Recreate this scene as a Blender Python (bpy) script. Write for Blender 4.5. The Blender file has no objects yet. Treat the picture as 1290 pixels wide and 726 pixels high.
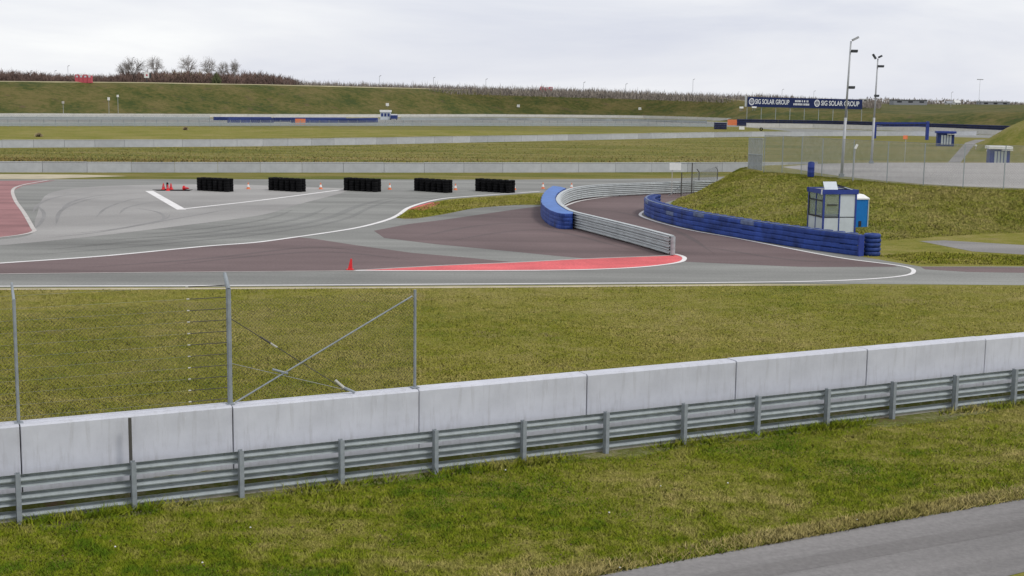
import bpy, bmesh, math, random
import numpy as np
from mathutils import Vector, Matrix
from mathutils.geometry import tessellate_polygon
from mathutils import noise as mnoise

random.seed(7)
rng = np.random.default_rng(7)
R = math.radians
S = bpy.context.scene
COL = S.collection

# ------------------------------------------------------------------ camera
F_PX, CAM_H, HOR, ROLL = 1700.0, 7.7, 121.0, R(0.75)
PITCH = math.atan((363 - HOR) / F_PX)
v_f = Vector((0, math.cos(PITCH), -math.sin(PITCH)))
v_u0 = Vector((0, math.sin(PITCH), math.cos(PITCH)))
v_r0 = Vector((1, 0, 0))
v_r = v_r0 * math.cos(ROLL) + v_u0 * math.sin(ROLL)
v_u = v_u0 * math.cos(ROLL) - v_r0 * math.sin(ROLL)
C0 = Vector((0, 0, CAM_H))
cam_d = bpy.data.cameras.new('camera')
cam = bpy.data.objects.new('camera', cam_d)
COL.objects.link(cam)
cam_d.sensor_width = 36
cam_d.lens = F_PX / 1290 * 36
cam_d.clip_end = 12000
m = Matrix((v_r, v_u, -v_f)).transposed().to_4x4()
m.translation = C0
cam.matrix_world = m
S.camera = cam

# ------------------------------------------------------------------ sky, sun, exposure
SUN_EL, SUN_AZ = R(52), R(125)          # azimuth measured to the right of the view direction
W = bpy.data.worlds.new('World')
S.world = W
W.use_nodes = True
nt = W.node_tree
nt.nodes.clear()
N = nt.nodes.new
L = nt.links.new
out = N('ShaderNodeOutputWorld'); bg = N('ShaderNodeBackground')
sky = N('ShaderNodeTexSky'); sky.sky_type = 'NISHITA'; sky.sun_disc = False
sky.sun_elevation = SUN_EL; sky.sun_rotation = SUN_AZ
tc = N('ShaderNodeTexCoord'); mp = N('ShaderNodeMapping')
mp.inputs['Scale'].default_value = (1.0, 1.0, 5.5)
n1 = N('ShaderNodeTexNoise'); n1.inputs['Scale'].default_value = 2.6; n1.inputs['Detail'].default_value = 6
n1.inputs['Roughness'].default_value = 0.55; n1.inputs['Distortion'].default_value = 0.4
cr = N('ShaderNodeValToRGB')
cr.color_ramp.elements[0].position = 0.30; cr.color_ramp.elements[0].color = (6.9, 7.2, 8.3, 1)
cr.color_ramp.elements[1].position = 0.70; cr.color_ramp.elements[1].color = (10.1, 10.2, 10.3, 1)
e = cr.color_ramp.elements.new(0.52); e.color = (8.6, 8.75, 9.3, 1)
mx = N('ShaderNodeMix'); mx.data_type = 'RGBA'; mx.inputs['Factor'].default_value = 0.93
L(tc.outputs['Generated'], mp.inputs['Vector']); L(mp.outputs[0], n1.inputs['Vector'])
L(n1.outputs['Fac'], cr.inputs[0]); L(sky.outputs[0], mx.inputs['A']); L(cr.outputs[0], mx.inputs['B'])
L(mx.outputs['Result'], bg.inputs['Color']); bg.inputs['Strength'].default_value = 0.1
L(bg.outputs[0], out.inputs[0])
sd = bpy.data.lights.new('sun', 'SUN'); sd.energy = 1.5; sd.angle = R(14); sd.color = (1, .97, .92)
sun = bpy.data.objects.new('sun', sd); COL.objects.link(sun)
sdir = Vector((math.sin(SUN_AZ) * math.cos(SUN_EL), math.cos(SUN_AZ) * math.cos(SUN_EL), math.sin(SUN_EL)))
sun.rotation_euler = sdir.to_track_quat('Z', 'Y').to_euler()
S.view_settings.view_transform = 'Standard'
S.view_settings.look = 'None'
S.view_settings.exposure = 0.0
S.view_settings.gamma = 1
S.render.engine = 'CYCLES'

# ------------------------------------------------------------------ survey helpers
def ray(x, y): return v_f + v_r * ((x - 645) / F_PX) + v_u * ((363 - y) / F_PX)
def G(x, y, z=0.0):
    d = ray(x, y); t = (z - CAM_H) / d.z
    return C0 + d * t
def D(x, y, dist):
    d = ray(x, y); return C0 + d * (dist / d.y)
def yhor(x): return HOR + math.tan(ROLL) * (x - 645)

# ------------------------------------------------------------------ materials
def newmat(name, rough=0.8, metal=0.0, spec=0.3):
    mt = bpy.data.materials.new(name); mt.use_nodes = True
    b = mt.node_tree.nodes['Principled BSDF']
    b.inputs['Roughness'].default_value = rough; b.inputs['Metallic'].default_value = metal
    b.inputs['Specular IOR Level'].default_value = spec
    return mt, mt.node_tree, b
def noise_node(t, scale, detail=4, rough=0.6, sc=None, rot=0, dist=0.0):
    tc = t.nodes.new('ShaderNodeTexCoord'); mp = t.nodes.new('ShaderNodeMapping')
    if sc: mp.inputs['Scale'].default_value = sc
    if rot:
        mp.vector_type = 'TEXTURE'; mp.inputs['Rotation'].default_value = (0, 0, rot)
        if sc: mp.inputs['Scale'].default_value = tuple(1 / q for q in sc)
    n = t.nodes.new('ShaderNodeTexNoise'); n.inputs['Scale'].default_value = scale
    n.inputs['Detail'].default_value = detail; n.inputs['Roughness'].default_value = rough
    n.inputs['Distortion'].default_value = dist
    t.links.new(tc.outputs['Object'], mp.inputs[0]); t.links.new(mp.outputs[0], n.inputs['Vector'])
    return n.outputs['Fac']
def ramp(t, fac, stops):
    r = t.nodes.new('ShaderNodeValToRGB'); el = r.color_ramp.elements
    el[0].position, el[0].color = stops[0][0], (*stops[0][1], 1)
    el[1].position, el[1].color = stops[-1][0], (*stops[-1][1], 1)
    for p, c in stops[1:-1]:
        q = el.new(p); q.color = (*c, 1)
    t.links.new(fac, r.inputs[0]); return r.outputs[0]
def mixc(t, a, b, fac, mode='MIX'):
    x = t.nodes.new('ShaderNodeMix'); x.data_type = 'RGBA'; x.blend_type = mode
    for s, v in (('A', a), ('B', b), ('Factor', fac)):
        if isinstance(v, (int, float)): x.inputs[s].default_value = v
        elif isinstance(v, tuple): x.inputs[s].default_value = (*v, 1)
        else: t.links.new(v, x.inputs[s])
    return x.outputs['Result']
def bump(t, b, h, strength, dist):
    n = t.nodes.new('ShaderNodeBump'); n.inputs['Strength'].default_value = strength; n.inputs['Distance'].default_value = dist
    t.links.new(h, n.inputs['Height']); t.links.new(n.outputs[0], b.inputs['Normal'])
def setc(t, b, c): t.links.new(c, b.inputs['Base Color'])
def g(v): return (v, v, v)

def plain(name, c, rough=0.7, metal=0.0, var=0.25, scale=3.0, spec=0.3, rnd=0.0):
    """base colour with mottled wear, and an optional tone of its own for each object"""
    mt, t, b = newmat(name, rough, metal, spec)
    lo = tuple(x * (1 - var) for x in c); hi = tuple(min(1, x * (1 + var * .6)) for x in c)
    col = ramp(t, noise_node(t, scale, 5, .65), [(.3, lo), (.55, c), (.75, hi)])
    if rnd:
        oi = t.nodes.new('ShaderNodeObjectInfo')
        col = mixc(t, col, ramp(t, oi.outputs['Random'], [(0, g(1 - rnd)), (1, g(1))]), 1.0, 'MULTIPLY')
    setc(t, b, col); return mt

def grass_mat(name, green, straw, dark, per_blade=False, big=0.12, bias=0.0, sc=None, earth=None, con=1.0):
    mt, t, b = newmat(name, 0.9, 0, .1)
    a = noise_node(t, big, 6, .62, sc)
    m2 = noise_node(t, big * 9, 5, .65, sc)
    f = mixc(t, a, m2, .45)
    c = ramp(t, f, [(.5 + (q - .5) / con + bias, c_) for q, c_ in ((.36, dark), (.47, green), (.56, tuple((x + y) / 2 for x, y in zip(green, straw))), (.66, straw))])
    fine = noise_node(t, big * 70, 3, .7, sc)
    c = mixc(t, c, ramp(t, fine, [(.25, g(.55)), (.5, g(1)), (.8, g(1.25))]), .8, 'MULTIPLY')
    if earth:
        c = mixc(t, c, earth, ramp(t, noise_node(t, big * 3, 4, .6, sc), [(.6, g(0)), (.72, g(.75))]))
    if per_blade:
        ge = t.nodes.new('ShaderNodeNewGeometry')
        vm = t.nodes.new('ShaderNodeMix'); vm.data_type = 'VECTOR'; vm.inputs['Factor'].default_value = .75
        t.links.new(ge.outputs['Normal'], vm.inputs['A']); vm.inputs['B'].default_value = (0, 0, 1)
        nv = t.nodes.new('ShaderNodeVectorMath'); nv.operation = 'NORMALIZE'; t.links.new(vm.outputs['Result'], nv.inputs[0])
        t.links.new(nv.outputs[0], b.inputs['Normal'])
        c = mixc(t, c, ramp(t, ge.outputs['Random Per Island'], [(0, (.8, .84, .72)), (.5, (1, 1, 1)), (.85, (1.08, 1.07, 1.0)), (1, (1.3, 1.22, 1.15))]), .7, 'MULTIPLY')
    else:
        bump(t, b, fine, .5, .08)
    setc(t, b, c); return mt

GREEN, STRAW, DARK = (.222, .262, .014), (.47, .39, .14), (.105, .178, .008)
M = {}
M['grass'] = grass_mat('meadow_grass', (.18, .172, .026), (.27, .225, .08), (.11, .125, .014), earth=(.21, .165, .075))
M['blade'] = grass_mat('grass_blades', GREEN, STRAW, DARK, True, big=.22, con=1.4, bias=.01)
M['blade2'] = grass_mat('verge_blades', (.275, .272, .032), (.47, .38, .14), (.165, .205, .018), True, bias=-.01, big=.13, con=1.25)
M['bank'] = grass_mat('bank_grass', (.082, .084, .021), (.135, .112, .04), (.046, .062, .015), big=.07, earth=(.105, .076, .042), con=1.7)
M['hill'] = grass_mat('hill_grass', (.175, .17, .035), (.27, .225, .09), (.10, .125, .02), big=.2)
M['far_grass'] = grass_mat('far_grass', (.150, .145, .027), (.225, .185, .065), (.10, .112, .018), big=.12, sc=(.3, 1.6, 1), earth=(.17, .115, .045), con=1.8)
M['sandy'] = plain('sandy_strip', (.46, .40, .28), .95, scale=.5)
M['dirt'] = plain('bare_dirt', (.16, .115, .07), .95, scale=6, var=.5)

def asphalt(name, c, streak=.18, sc=(.03, .35, 1), rot=0, spots=.25, big=.06):
    mt, t, b = newmat(name, .88, 0, .25)
    col = ramp(t, noise_node(t, 1.0, 5, .6, sc, rot), [(.3, tuple(x * (1 - streak) for x in c)), (.5, c), (.7, tuple(x * (1 + streak) for x in c))])
    col = mixc(t, col, ramp(t, noise_node(t, big, 5, .6, None, 0, .5), [(.3, g(.76)), (.5, g(1)), (.7, g(1.16))]), .9, 'MULTIPLY')
    fi = noise_node(t, 9, 3, .7)
    col = mixc(t, col, ramp(t, fi, [(.3, g(1 - spots)), (.7, g(1 + spots * .7))]), .7, 'MULTIPLY')
    setc(t, b, col); bump(t, b, noise_node(t, 40, 2, .7), .15, .01); return mt
M['track'] = asphalt('track_asphalt', (.222, .222, .205), .24)
M['pale'] = asphalt('pale_asphalt', (.31, .30, .285), .16, (.05, .12, 1), .3, .2, .05)
M['brown'] = asphalt('maroon_asphalt', (.148, .106, .103), .2)
M['lane'] = asphalt('grey_lane', (.21, .21, .2), .1)
M['path'] = asphalt('service_asphalt', (.205, .195, .188), .2, (.04, 1.1, 1), R(26), .22)
M['paddock'] = asphalt('paddock_concrete', (.35, .33, .31), .1, (.05, .4, 1))
M['gravel'] = asphalt('gravel', (.22, .21, .2), .2)
M['redpaint'] = asphalt('red_run_off', (.64, .125, .13), .2, spots=.3, big=.35)
M['dullred'] = asphalt('faded_red_run_off', (.30, .15, .148), .26, spots=.2, big=.2)
M['white'] = plain('white_line_paint', (.74, .72, .70), .7, var=.14, scale=.8)
M['cream'] = plain('worn_white_paint', (.50, .47, .44), .8, var=.22, scale=.8)

def concrete(name, c, streaks=True, rnd=.1):
    mt, t, b = newmat(name, .85, 0, .25)
    col = ramp(t, noise_node(t, 1.1, 6, .65), [(.3, tuple(x * .86 for x in c)), (.55, c), (.75, tuple(min(.95, x * 1.08) for x in c))])
    if streaks:
        s1 = noise_node(t, 1, 5, .7, (7, 7, .8))
        col = mixc(t, col, (.30, .29, .28), ramp(t, s1, [(.52, g(0)), (.76, g(.46))]))
        s2 = noise_node(t, 1, 4, .7, (16, 16, 2.2))
        k = mixc(t, ramp(t, s2, [(.62, g(0)), (.7, g(.85))]), ramp(t, noise_node(t, .4, 2), [(.5, g(0)), (.6, g(1))]), 1.0, 'MULTIPLY')
        col = mixc(t, col, (.84, .85, .88), k)
    oi = t.nodes.new('ShaderNodeObjectInfo')
    col = mixc(t, col, ramp(t, oi.outputs['Random'], [(0, g(1 - rnd)), (1, g(1))]), 1.0, 'MULTIPLY')
    setc(t, b, col); bump(t, b, noise_node(t, 30, 3, .7), .2, .01); return mt
M['wall'] = concrete('whitewashed_concrete', (.60, .612, .665))
M['farwall'] = concrete('grey_far_concrete', (.50, .515, .54), False, .2)
M['palewall'] = concrete('pale_far_concrete', (.66, .65, .63), False, .08)
M['footing'] = plain('raw_concrete', (.42, .40, .36), .9, var=.35, scale=2.5)
M['galv'] = plain('galvanised_steel', (.365, .405, .415), .6, .0, .2, 4, .4, .1)
M['galvdark'] = plain('weathered_steel_post', (.28, .31, .335), .6, .0, .25, 5, .4, .1)
M['galvlight'] = plain('bright_galvanised_rail', (.50, .53, .53), .5, .0, .2, 2, .4, .08)
M['wire'] = plain('fence_wire', (.33, .34, .33), .6, .3)
M['veil'] = plain('grey_fence_mesh', (.36, .38, .39), .6, 0)
M['darkwire'] = plain('dark_wire', (.10, .095, .085), .8, .2)
M['insul'] = plain('white_insulator', (.52, .51, .45), .6)
M['rubber'] = plain('black_rubber', (.009, .009, .010), .85, var=.5, scale=5, spec=.12, rnd=.5)
M['bluetyre'] = plain('blue_painted_rubber', (.022, .055, .235), .55, var=.45, scale=6, rnd=.3)
M['bluebelt'] = plain('blue_belt', (.030, .074, .33), .6, var=.6, scale=1.1, rnd=.25)
M['bluescuff'] = plain('scuffed_blue_belt', (.17, .22, .36), .7, var=.45, scale=3, rnd=.2)
M['bluewrap'] = plain('blue_wrap', (.055, .16, .46), .5, var=.25, scale=1.2)
M['navy'] = plain('navy_rubber', (.014, .022, .085), .6, var=.4, scale=1, rnd=.3)
M['bluefar'] = plain('far_blue_rubber', (.035, .06, .22), .6, var=.3, scale=1, rnd=.3)
M['bluepaint'] = plain('blue_paint', (.03, .055, .27), .45, var=.2)
M['toiletblue'] = plain('cyan_blue_plastic', (.008, .17, .50), .4, var=.15)
M['panel'] = plain('pale_cabin_panel', (.55, .60, .64), .5, var=.1, scale=2)
M['whiteplastic'] = plain('white_plastic', (.82, .82, .80), .5, var=.08)
M['darkframe'] = plain('dark_frame', (.03, .03, .035), .6)
M['roofgrey'] = plain('roof_grey', (.28, .29, .31), .8)
M['orange'] = plain('orange_plastic', (.78, .22, .09), .5, var=.15)
M['red'] = plain('red_plastic', (.70, .03, .035), .5, var=.2)
M['pinkred'] = plain('faded_red', (.55, .10, .125), .6, var=.2)
M['lampgrey'] = plain('lamp_pole', (.40, .41, .42), .5, .2, .1)
M['lamphead'] = plain('lamp_head', (.05, .055, .06), .6)
M['bannerblue'] = plain('banner_blue', (.010, .022, .10), .6, var=.12, scale=.3)
M['bannerwhite'] = plain('banner_print', (.78, .80, .84), .6, var=.08)
M['bark'] = plain('bare_bark', (.24, .215, .195), .9, var=.3, scale=1)
M['hazebark'] = plain('hazy_grey_bark', (.40, .375, .355), .9, var=.3, scale=1)  # bark grey made paler, with the distance haze put into its colour
def twig(name, c, var=.4, scale=.12):
    mt = plain(name, c, .95, var=var, scale=scale); t = mt.node_tree; b = t.nodes['Principled BSDF']
    ge = t.nodes.new('ShaderNodeNewGeometry'); vm = t.nodes.new('ShaderNodeMix'); vm.data_type = 'VECTOR'; vm.inputs['Factor'].default_value = .6
    t.links.new(ge.outputs['Normal'], vm.inputs['A']); vm.inputs['B'].default_value = (0, 0, 1); t.links.new(vm.outputs['Result'], b.inputs['Normal']); return mt
M['redtwig'] = twig('russet_twigs', (.155, .10, .08))
M['greytwig'] = twig('grey_twigs', (.25, .215, .18))
M['yellowtwig'] = twig('straw_twigs', (.36, .32, .16), .3, .2)
M['greentwig'] = twig('dark_green_twigs', (.10, .11, .045), .3, .3)
M['browntwig'] = twig('brown_twigs', (.34, .27, .15), .3, .3)
M['skidtrack'] = asphalt('track_rubber', (.19, .19, .178), .2)
M['skidbrown'] = asphalt('lane_rubber', (.122, .093, .091), .2)
M['skid'] = asphalt('skid_rubber', (.25, .244, .236), .1)
M['render'] = plain('pale_render', (.62, .62, .60), .8, var=.1)
M['farroof'] = plain('dark_roof', (.10, .10, .105), .8)
def glass_mat():
    mt, t, b = newmat('cabin_glass', .08, 0, .5)
    b.inputs['Base Color'].default_value = (.75, .82, .8, 1); b.inputs['Transmission Weight'].default_value = .85
    b.inputs['IOR'].default_value = 1.2; return mt
M['glass'] = glass_mat()

# ------------------------------------------------------------------ mesh builder
class MB:
    def __init__(s): s.v = []; s.f = []
    def add(s, vs, fs):
        o = len(s.v); s.v += [tuple(x) for x in vs]; s.f += [tuple(i + o for i in q) for q in fs]; return s
    def box(s, c, size, rot=0.0, tilt=None):
        x, y, z = size[0] / 2, size[1] / 2, size[2] / 2
        mt = Matrix.Rotation(rot, 3, 'Z')
        if tilt: mt = mt @ Matrix.Rotation(tilt[0], 3, tilt[1])
        vs = [Vector(c) + mt @ Vector((a, b, d)) for d in (-z, z) for a, b in ((-x, -y), (x, -y), (x, y), (-x, y))]
        return s.add(vs, [(3, 2, 1, 0), (4, 5, 6, 7), (0, 1, 5, 4), (1, 2, 6, 5), (2, 3, 7, 6), (3, 0, 4, 7)])
    def tube(s, a, b, r0, r1=None, n=6, cap=True):
        a, b = Vector(a), Vector(b); r1 = r0 if r1 is None else r1
        d = (b - a).normalized(); u = d.orthogonal().normalized(); w = d.cross(u)
        vs = []
        for p, r in ((a, r0), (b, r1)):
            for i in range(n):
                t = 2 * math.pi * i / n; vs.append(p + u * (r * math.cos(t)) + w * (r * math.sin(t)))
        fs = [(i, (i + 1) % n, n + (i + 1) % n, n + i) for i in range(n)]
        if cap: fs += [tuple(range(n - 1, -1, -1)), tuple(range(n, 2 * n))]
        return s.add(vs, fs)
    def lathe(s, c, prof, n=12, close=True):
        c = Vector(c); vs = []
        for r, z in prof:
            for i in range(n):
                t = 2 * math.pi * i / n; vs.append(c + Vector((r * math.cos(t), r * math.sin(t), z)))
        k = len(prof); fs = []
        for j in range(k - 1):
            for i in range(n):
                fs.append((j * n + i, j * n + (i + 1) % n, (j + 1) * n + (i + 1) % n, (j + 1) * n + i))
        if close: fs += [tuple(range(n - 1, -1, -1)), tuple((k - 1) * n + i for i in range(n))]
        return s.add(vs, fs)
    def sweep(s, path, prof, closed=True, cap=True):
        """sweep profile (u sideways to the left of travel, v up) along a list of points"""
        P = [Vector(p) for p in path]; n = len(P); k = len(prof); vs = []
        for i, p in enumerate(P):
            d = (P[min(i + 1, n - 1)] - P[max(i - 1, 0)]); d.z = 0; d.normalize()
            nr = Vector((-d.y, d.x, 0))
            for u, v in prof: vs.append(p + nr * u + Vector((0, 0, v)))
        fs = []; kk = k if closed else k - 1
        for i in range(n - 1):
            for j in range(kk):
                fs.append((i * k + j, (i + 1) * k + j, (i + 1) * k + (j + 1) % k, i * k + (j + 1) % k))
        if cap and closed: fs += [tuple(range(k)), tuple((n - 1) * k + j for j in range(k - 1, -1, -1))]
        return s.add(vs, fs)
    def data(s, name, mat, smooth=False):
        me = bpy.data.meshes.new(name); me.from_pydata(s.v, [], s.f)
        if mat: me.materials.append(M[mat] if isinstance(mat, str) else mat)
        me.update()
        bm = bmesh.new(); bm.from_mesh(me); bmesh.ops.recalc_face_normals(bm, faces=bm.faces); bm.to_mesh(me); bm.free()
        if smooth: me.polygons.foreach_set('use_smooth', [True] * len(me.polygons))
        return me
    def build(s, name, mat, parent=None, smooth=False, kind=None, loc=None):
        return link(name, s.data(name, mat, smooth), parent, kind, loc)
def link(name, me, parent=None, kind=None, loc=None, rz=None):
    o = bpy.data.objects.new(name, me); COL.objects.link(o)
    if parent:
        o.parent = parent
    if loc is not None: o.location = loc
    if rz is not None: o.rotation_euler = (0, 0, rz)
    if kind: o['kind'] = kind
    return o
def tag(o, label, cat, group=None):
    o['label'] = label; o['category'] = cat
    if group: o['group'] = group
    return o
def thing(name, label, cat, loc=(0, 0, 0), rz=0.0, group=None):
    o = bpy.data.objects.new(name, None); COL.objects.link(o)
    o.empty_display_size = .2
    o.location = loc; o.rotation_euler = (0, 0, rz)
    return tag(o, label, cat, group)
def kids(o): return [c for c in bpy.data.objects if c.parent == o]
def copy_thing(o, loc, rz, label, scale=None):
    c = o.copy(); COL.objects.link(c); c.location = loc; c.rotation_euler = (0, 0, rz); c['label'] = label
    if scale: c.scale = (scale,) * 3
    for k in kids(o):
        d = k.copy(); COL.objects.link(d); d.parent = c
        for q in kids(k):
            w = q.copy(); COL.objects.link(w); w.parent = d
    return c

def smooth_path(pts, step=0.5):
    """Catmull-Rom through points, resampled evenly"""
    P = [Vector(p) for p in pts]
    if len(P) == 2: dense = [P[0].lerp(P[1], i / 50) for i in range(51)]
    else:
        Q = [P[0] * 2 - P[1]] + P + [P[-1] * 2 - P[-2]]; dense = []
        for i in range(1, len(Q) - 2):
            a, b, c, d = Q[i - 1:i + 3]
            for k in range(24):
                t = k / 24
                dense.append(.5 * ((2 * b) + (c - a) * t + (2 * a - 5 * b + 4 * c - d) * t * t + (3 * b - a - 3 * c + d) * t ** 3))
        dense.append(P[-1])
    L_ = [0]
    for i in range(1, len(dense)): L_.append(L_[-1] + (dense[i] - dense[i - 1]).length)
    n = max(2, int(round(L_[-1] / step)) + 1); res = []; j = 0
    for k in range(n):
        s = L_[-1] * k / (n - 1)
        while j < len(L_) - 2 and L_[j + 1] < s: j += 1
        d = L_[j + 1] - L_[j]; res.append(dense[j].lerp(dense[j + 1], 0 if d == 0 else (s - L_[j]) / d))
    return res

def resamp(P, n):
    L_ = [0]
    for i in range(1, len(P)): L_.append(L_[-1] + (P[i] - P[i - 1]).length)
    res = []
    for k in range(n):
        s = L_[-1] * k / (n - 1); j = max(i for i, q in enumerate(L_) if q <= s + 1e-9); j = min(j, len(P) - 2)
        res.append(P[j].lerp(P[j + 1], (s - L_[j]) / (L_[j + 1] - L_[j])))
    return res

# ------------------------------------------------------------------ ground sheets
def sheet(name, pts, z, mat, kind='structure'):
    P = [Vector((p[0], p[1], z)) for p in pts]
    tri = tessellate_polygon([P])
    me = bpy.data.meshes.new(name); me.from_pydata([tuple(p) for p in P], [], [tuple(t) for t in tri])
    bm = bmesh.new(); bm.from_mesh(me)
    bmesh.ops.recalc_face_normals(bm, faces=bm.faces)
    if sum(f.normal.z * f.calc_area() for f in bm.faces) < 0: bmesh.ops.reverse_faces(bm, faces=bm.faces)
    bm.to_mesh(me); bm.free()
    me.materials.append(M[mat]); return link(name, me, None, kind)
def area(name, px, z, mat): return sheet(name, [G(x, y) for x, y in px], z, mat)
def curve_px(px, step=.6): return smooth_path([G(x, y) for x, y in px], step)
def stripe(name, path, w, z, mat, taper=False):
    P = [Vector((p.x, p.y, 0)) for p in path]; n = len(P); mb = MB(); vs = []
    for i, p in enumerate(P):
        d = (P[min(i + 1, n - 1)] - P[max(i - 1, 0)]).normalized(); nr = Vector((-d.y, d.x, 0))
        ww = w * (min(1, 4 * i / n, 4 * (n - 1 - i) / n) + .02) if taper else w
        vs += [p + nr * ww / 2 + Vector((0, 0, z)), p - nr * ww / 2 + Vector((0, 0, z))]
    mb.add(vs, [(2 * i, 2 * i + 1, 2 * i + 3, 2 * i + 2) for i in range(n - 1)])
    o = mb.build(name, mat, None, kind='structure')
    return o

sheet('ground', [(-900, -40), (900, -40), (900, 300), (-900, 300)], 0.0, 'grass')
# far ground beyond the second wall: separate sheet of longer, strawy grass
sheet('field', [(-1500, 300.02), (1500, 300.02), (3500, 6000), (-3500, 6000)], 0.0, 'far_grass')
z_far = 0.004
area('meadow', [(-900, 217), (960, 217), (1100, 215), (1700, 190), (1700, 166), (960, 166), (-900, 190)], z_far, 'far_grass')

edge_lo = [(-260, 364.5), (0, 362.5), (290, 361.5), (650, 359.5), (930, 357.5), (1100, 358), (1290, 359.5), (1700, 363)]
area('race_track', edge_lo + [(1700, 339), (1290, 336), (1159, 336), (1070, 321), (1000, 300), (900, 285), (860, 270), (860, 255), (900, 244),
     (960, 226), (960, 221), (850, 225), (640, 226.5), (330, 226), (150, 226), (-260, 226)], .004, 'track')
area('verge_strip', [(-260, 217.8), (960, 217), (960, 222.5), (850, 226), (640, 227.5), (-260, 227)], .0025, 'far_grass')
area('sand_strip', [(-260, 219.5), (0, 219.5), (100, 220.2), (160, 222), (60, 225.6), (-260, 225.6)], .006, 'sandy')
# pale asphalt apron on the left
pale_lo = curve_px([(-60, 315), (0, 309.5), (100, 300), (230, 284.5), (330, 271), (375, 258), (425, 245), (440, 240)])
pale_hi = curve_px([(445, 238), (300, 233), (190, 233), (110, 236), (60, 245), (45, 275), (35, 297), (-60, 306)])
sheet('pale_apron', pale_lo + pale_hi, .008, 'pale')
# maroon asphalt
main_line = curve_px([(-60, 336.5), (0, 332), (130, 323), (255, 311), (320, 306), (366, 300), (422, 292), (456, 286), (486, 278), (502, 271), (515, 262), (538, 254.5), (563, 250), (602, 247), (627, 245.2), (680, 241.5)])
n_half = [p for p in main_line if p.y < G(375, 298.7).y]
sheet('maroon_strip', n_half + [G(395, 301), G(450, 309.5), G(520, 319), (G(590, 325)), G(650, 331), G(560, 338), G(448, 341.5), G(290, 342.6), G(0, 345.6), G(-60, 346)], .008, 'brown')
bl = curve_px([(863, 330), (970, 334.8), (1014, 336.5), (1075, 336.5), (1130, 336.2)])
sheet('maroon_lane', [G(471, 291), G(515, 282.5), (G(560, 277)), G(650, 264), G(690, 259), G(700, 254), G(740, 249), G(800, 245), G(860, 243), G(890, 243), G(850, 252), G(815, 262), G(806, 271),
      G(817, 277), G(870, 290), G(922, 299), G(970, 308), G(1025, 319), G(1070, 327), G(1126, 334)] + bl[::-1] + [G(855, 326), G(850, 323), G(742, 326.3), G(704, 323), G(650, 317.5), G(550, 308), G(484, 300)], .008, 'brown')
area('maroon_shoulder', [(1160, 336.5), (1700, 339.5), (1700, 347), (1290, 344), (1220, 343), (1165, 339.5)], .008, 'brown')
area('run_off', [(-260, 228), (0, 228), (70, 227.6), (30, 234), (17, 240), (20, 252), (30, 268), (41, 287), (43, 291), (30, 295), (0, 299), (-260, 305)], .008, 'dullred')
# red wedge at the pit-lane divider
up = curve_px([(446, 341.2), (560, 334.8), (650, 331), (742, 326.3), (838, 322.6), (850, 321)])
nose = curve_px([(850, 320.5), (859, 323), (862.5, 326.3), (855, 331), (819, 336), (768, 339.2), (691, 341), (560, 341.6), (448, 341.4)], .4)
sheet('red_wedge', up + nose[1:], .012, 'redpaint')
area('red_kerb_patch', [(514, 264), (534, 265.8), (556, 255.5), (541, 255.5), (525, 260)], .014, 'redpaint')
stripe('painted_line', up, .16, .018, 'cream')
stripe('painted_line', nose, .22, .019, 'white')
stripe('painted_line', curve_px([(-60, 346.3), (0, 345.6), (200, 343.6), (448, 341.6)]), .14, .017, 'cream')
stripe('painted_line', main_line, .30, .016, 'white')
stripe('painted_line', curve_px([(-200, 363.2), (0, 361.2), (290, 360.2), (650, 358), (930, 356.2), (1042, 354.4), (1109, 351), (1143, 347), (1151, 342.8), (1147, 338.3), (1126, 334), (1070, 327), (1025, 319.3), (970, 308.6), (922, 299.4), (870, 290.3), (830, 280.5), (811, 274), (806.4, 270.5), (812, 266), (826, 260.5)]), .20, .016, 'white')
stripe('painted_line', curve_px([(60, 227.5), (30, 233), (16.5, 239), (19, 252), (30, 268), (41, 287), (43, 291.5), (30, 295.5), (0, 299.5), (-60, 305)]), .24, .016, 'cream')
stripe('painted_line', curve_px([(188, 241), (229, 264.5)]), .6, .016, 'white')
stripe('painted_line', curve_px([(226, 264.2), (330, 252.5), (430, 239.4)]), .36, .018, 'white')
stripe('painted_line', curve_px([(290, 237.6), (438, 238)]), .3, .014, 'cream')
stripe('painted_line', curve_px([(702, 270), (706, 263.5), (715, 258.5), (733, 253), (769, 248), (810, 245.2), (860, 243.5)]), .22, .016, 'white')
# old skid marks curling over the pale apron
for a in ([(45, 258), (55, 268), (52, 280), (40, 292)], [(75, 270), (90, 255), (130, 246), (190, 243)], [(70, 285), (78, 265), (110, 252), (150, 246)],
          [(120, 275), (135, 262), (165, 252), (200, 248)], [(190, 283), (206, 276), (200, 268), (170, 262)], [(90, 295), (150, 288), (205, 277), (215, 270)], [(40, 270), (50, 257), (75, 248), (120, 242)], [(150, 270), (160, 262), (185, 256), (215, 252)], [(60, 300), (130, 292), (220, 276), (300, 262)]):
    stripe('skid_mark', curve_px(a), random.uniform(.18, .3), .0125 + .0008 * random.random(), 'skid', True)

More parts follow.
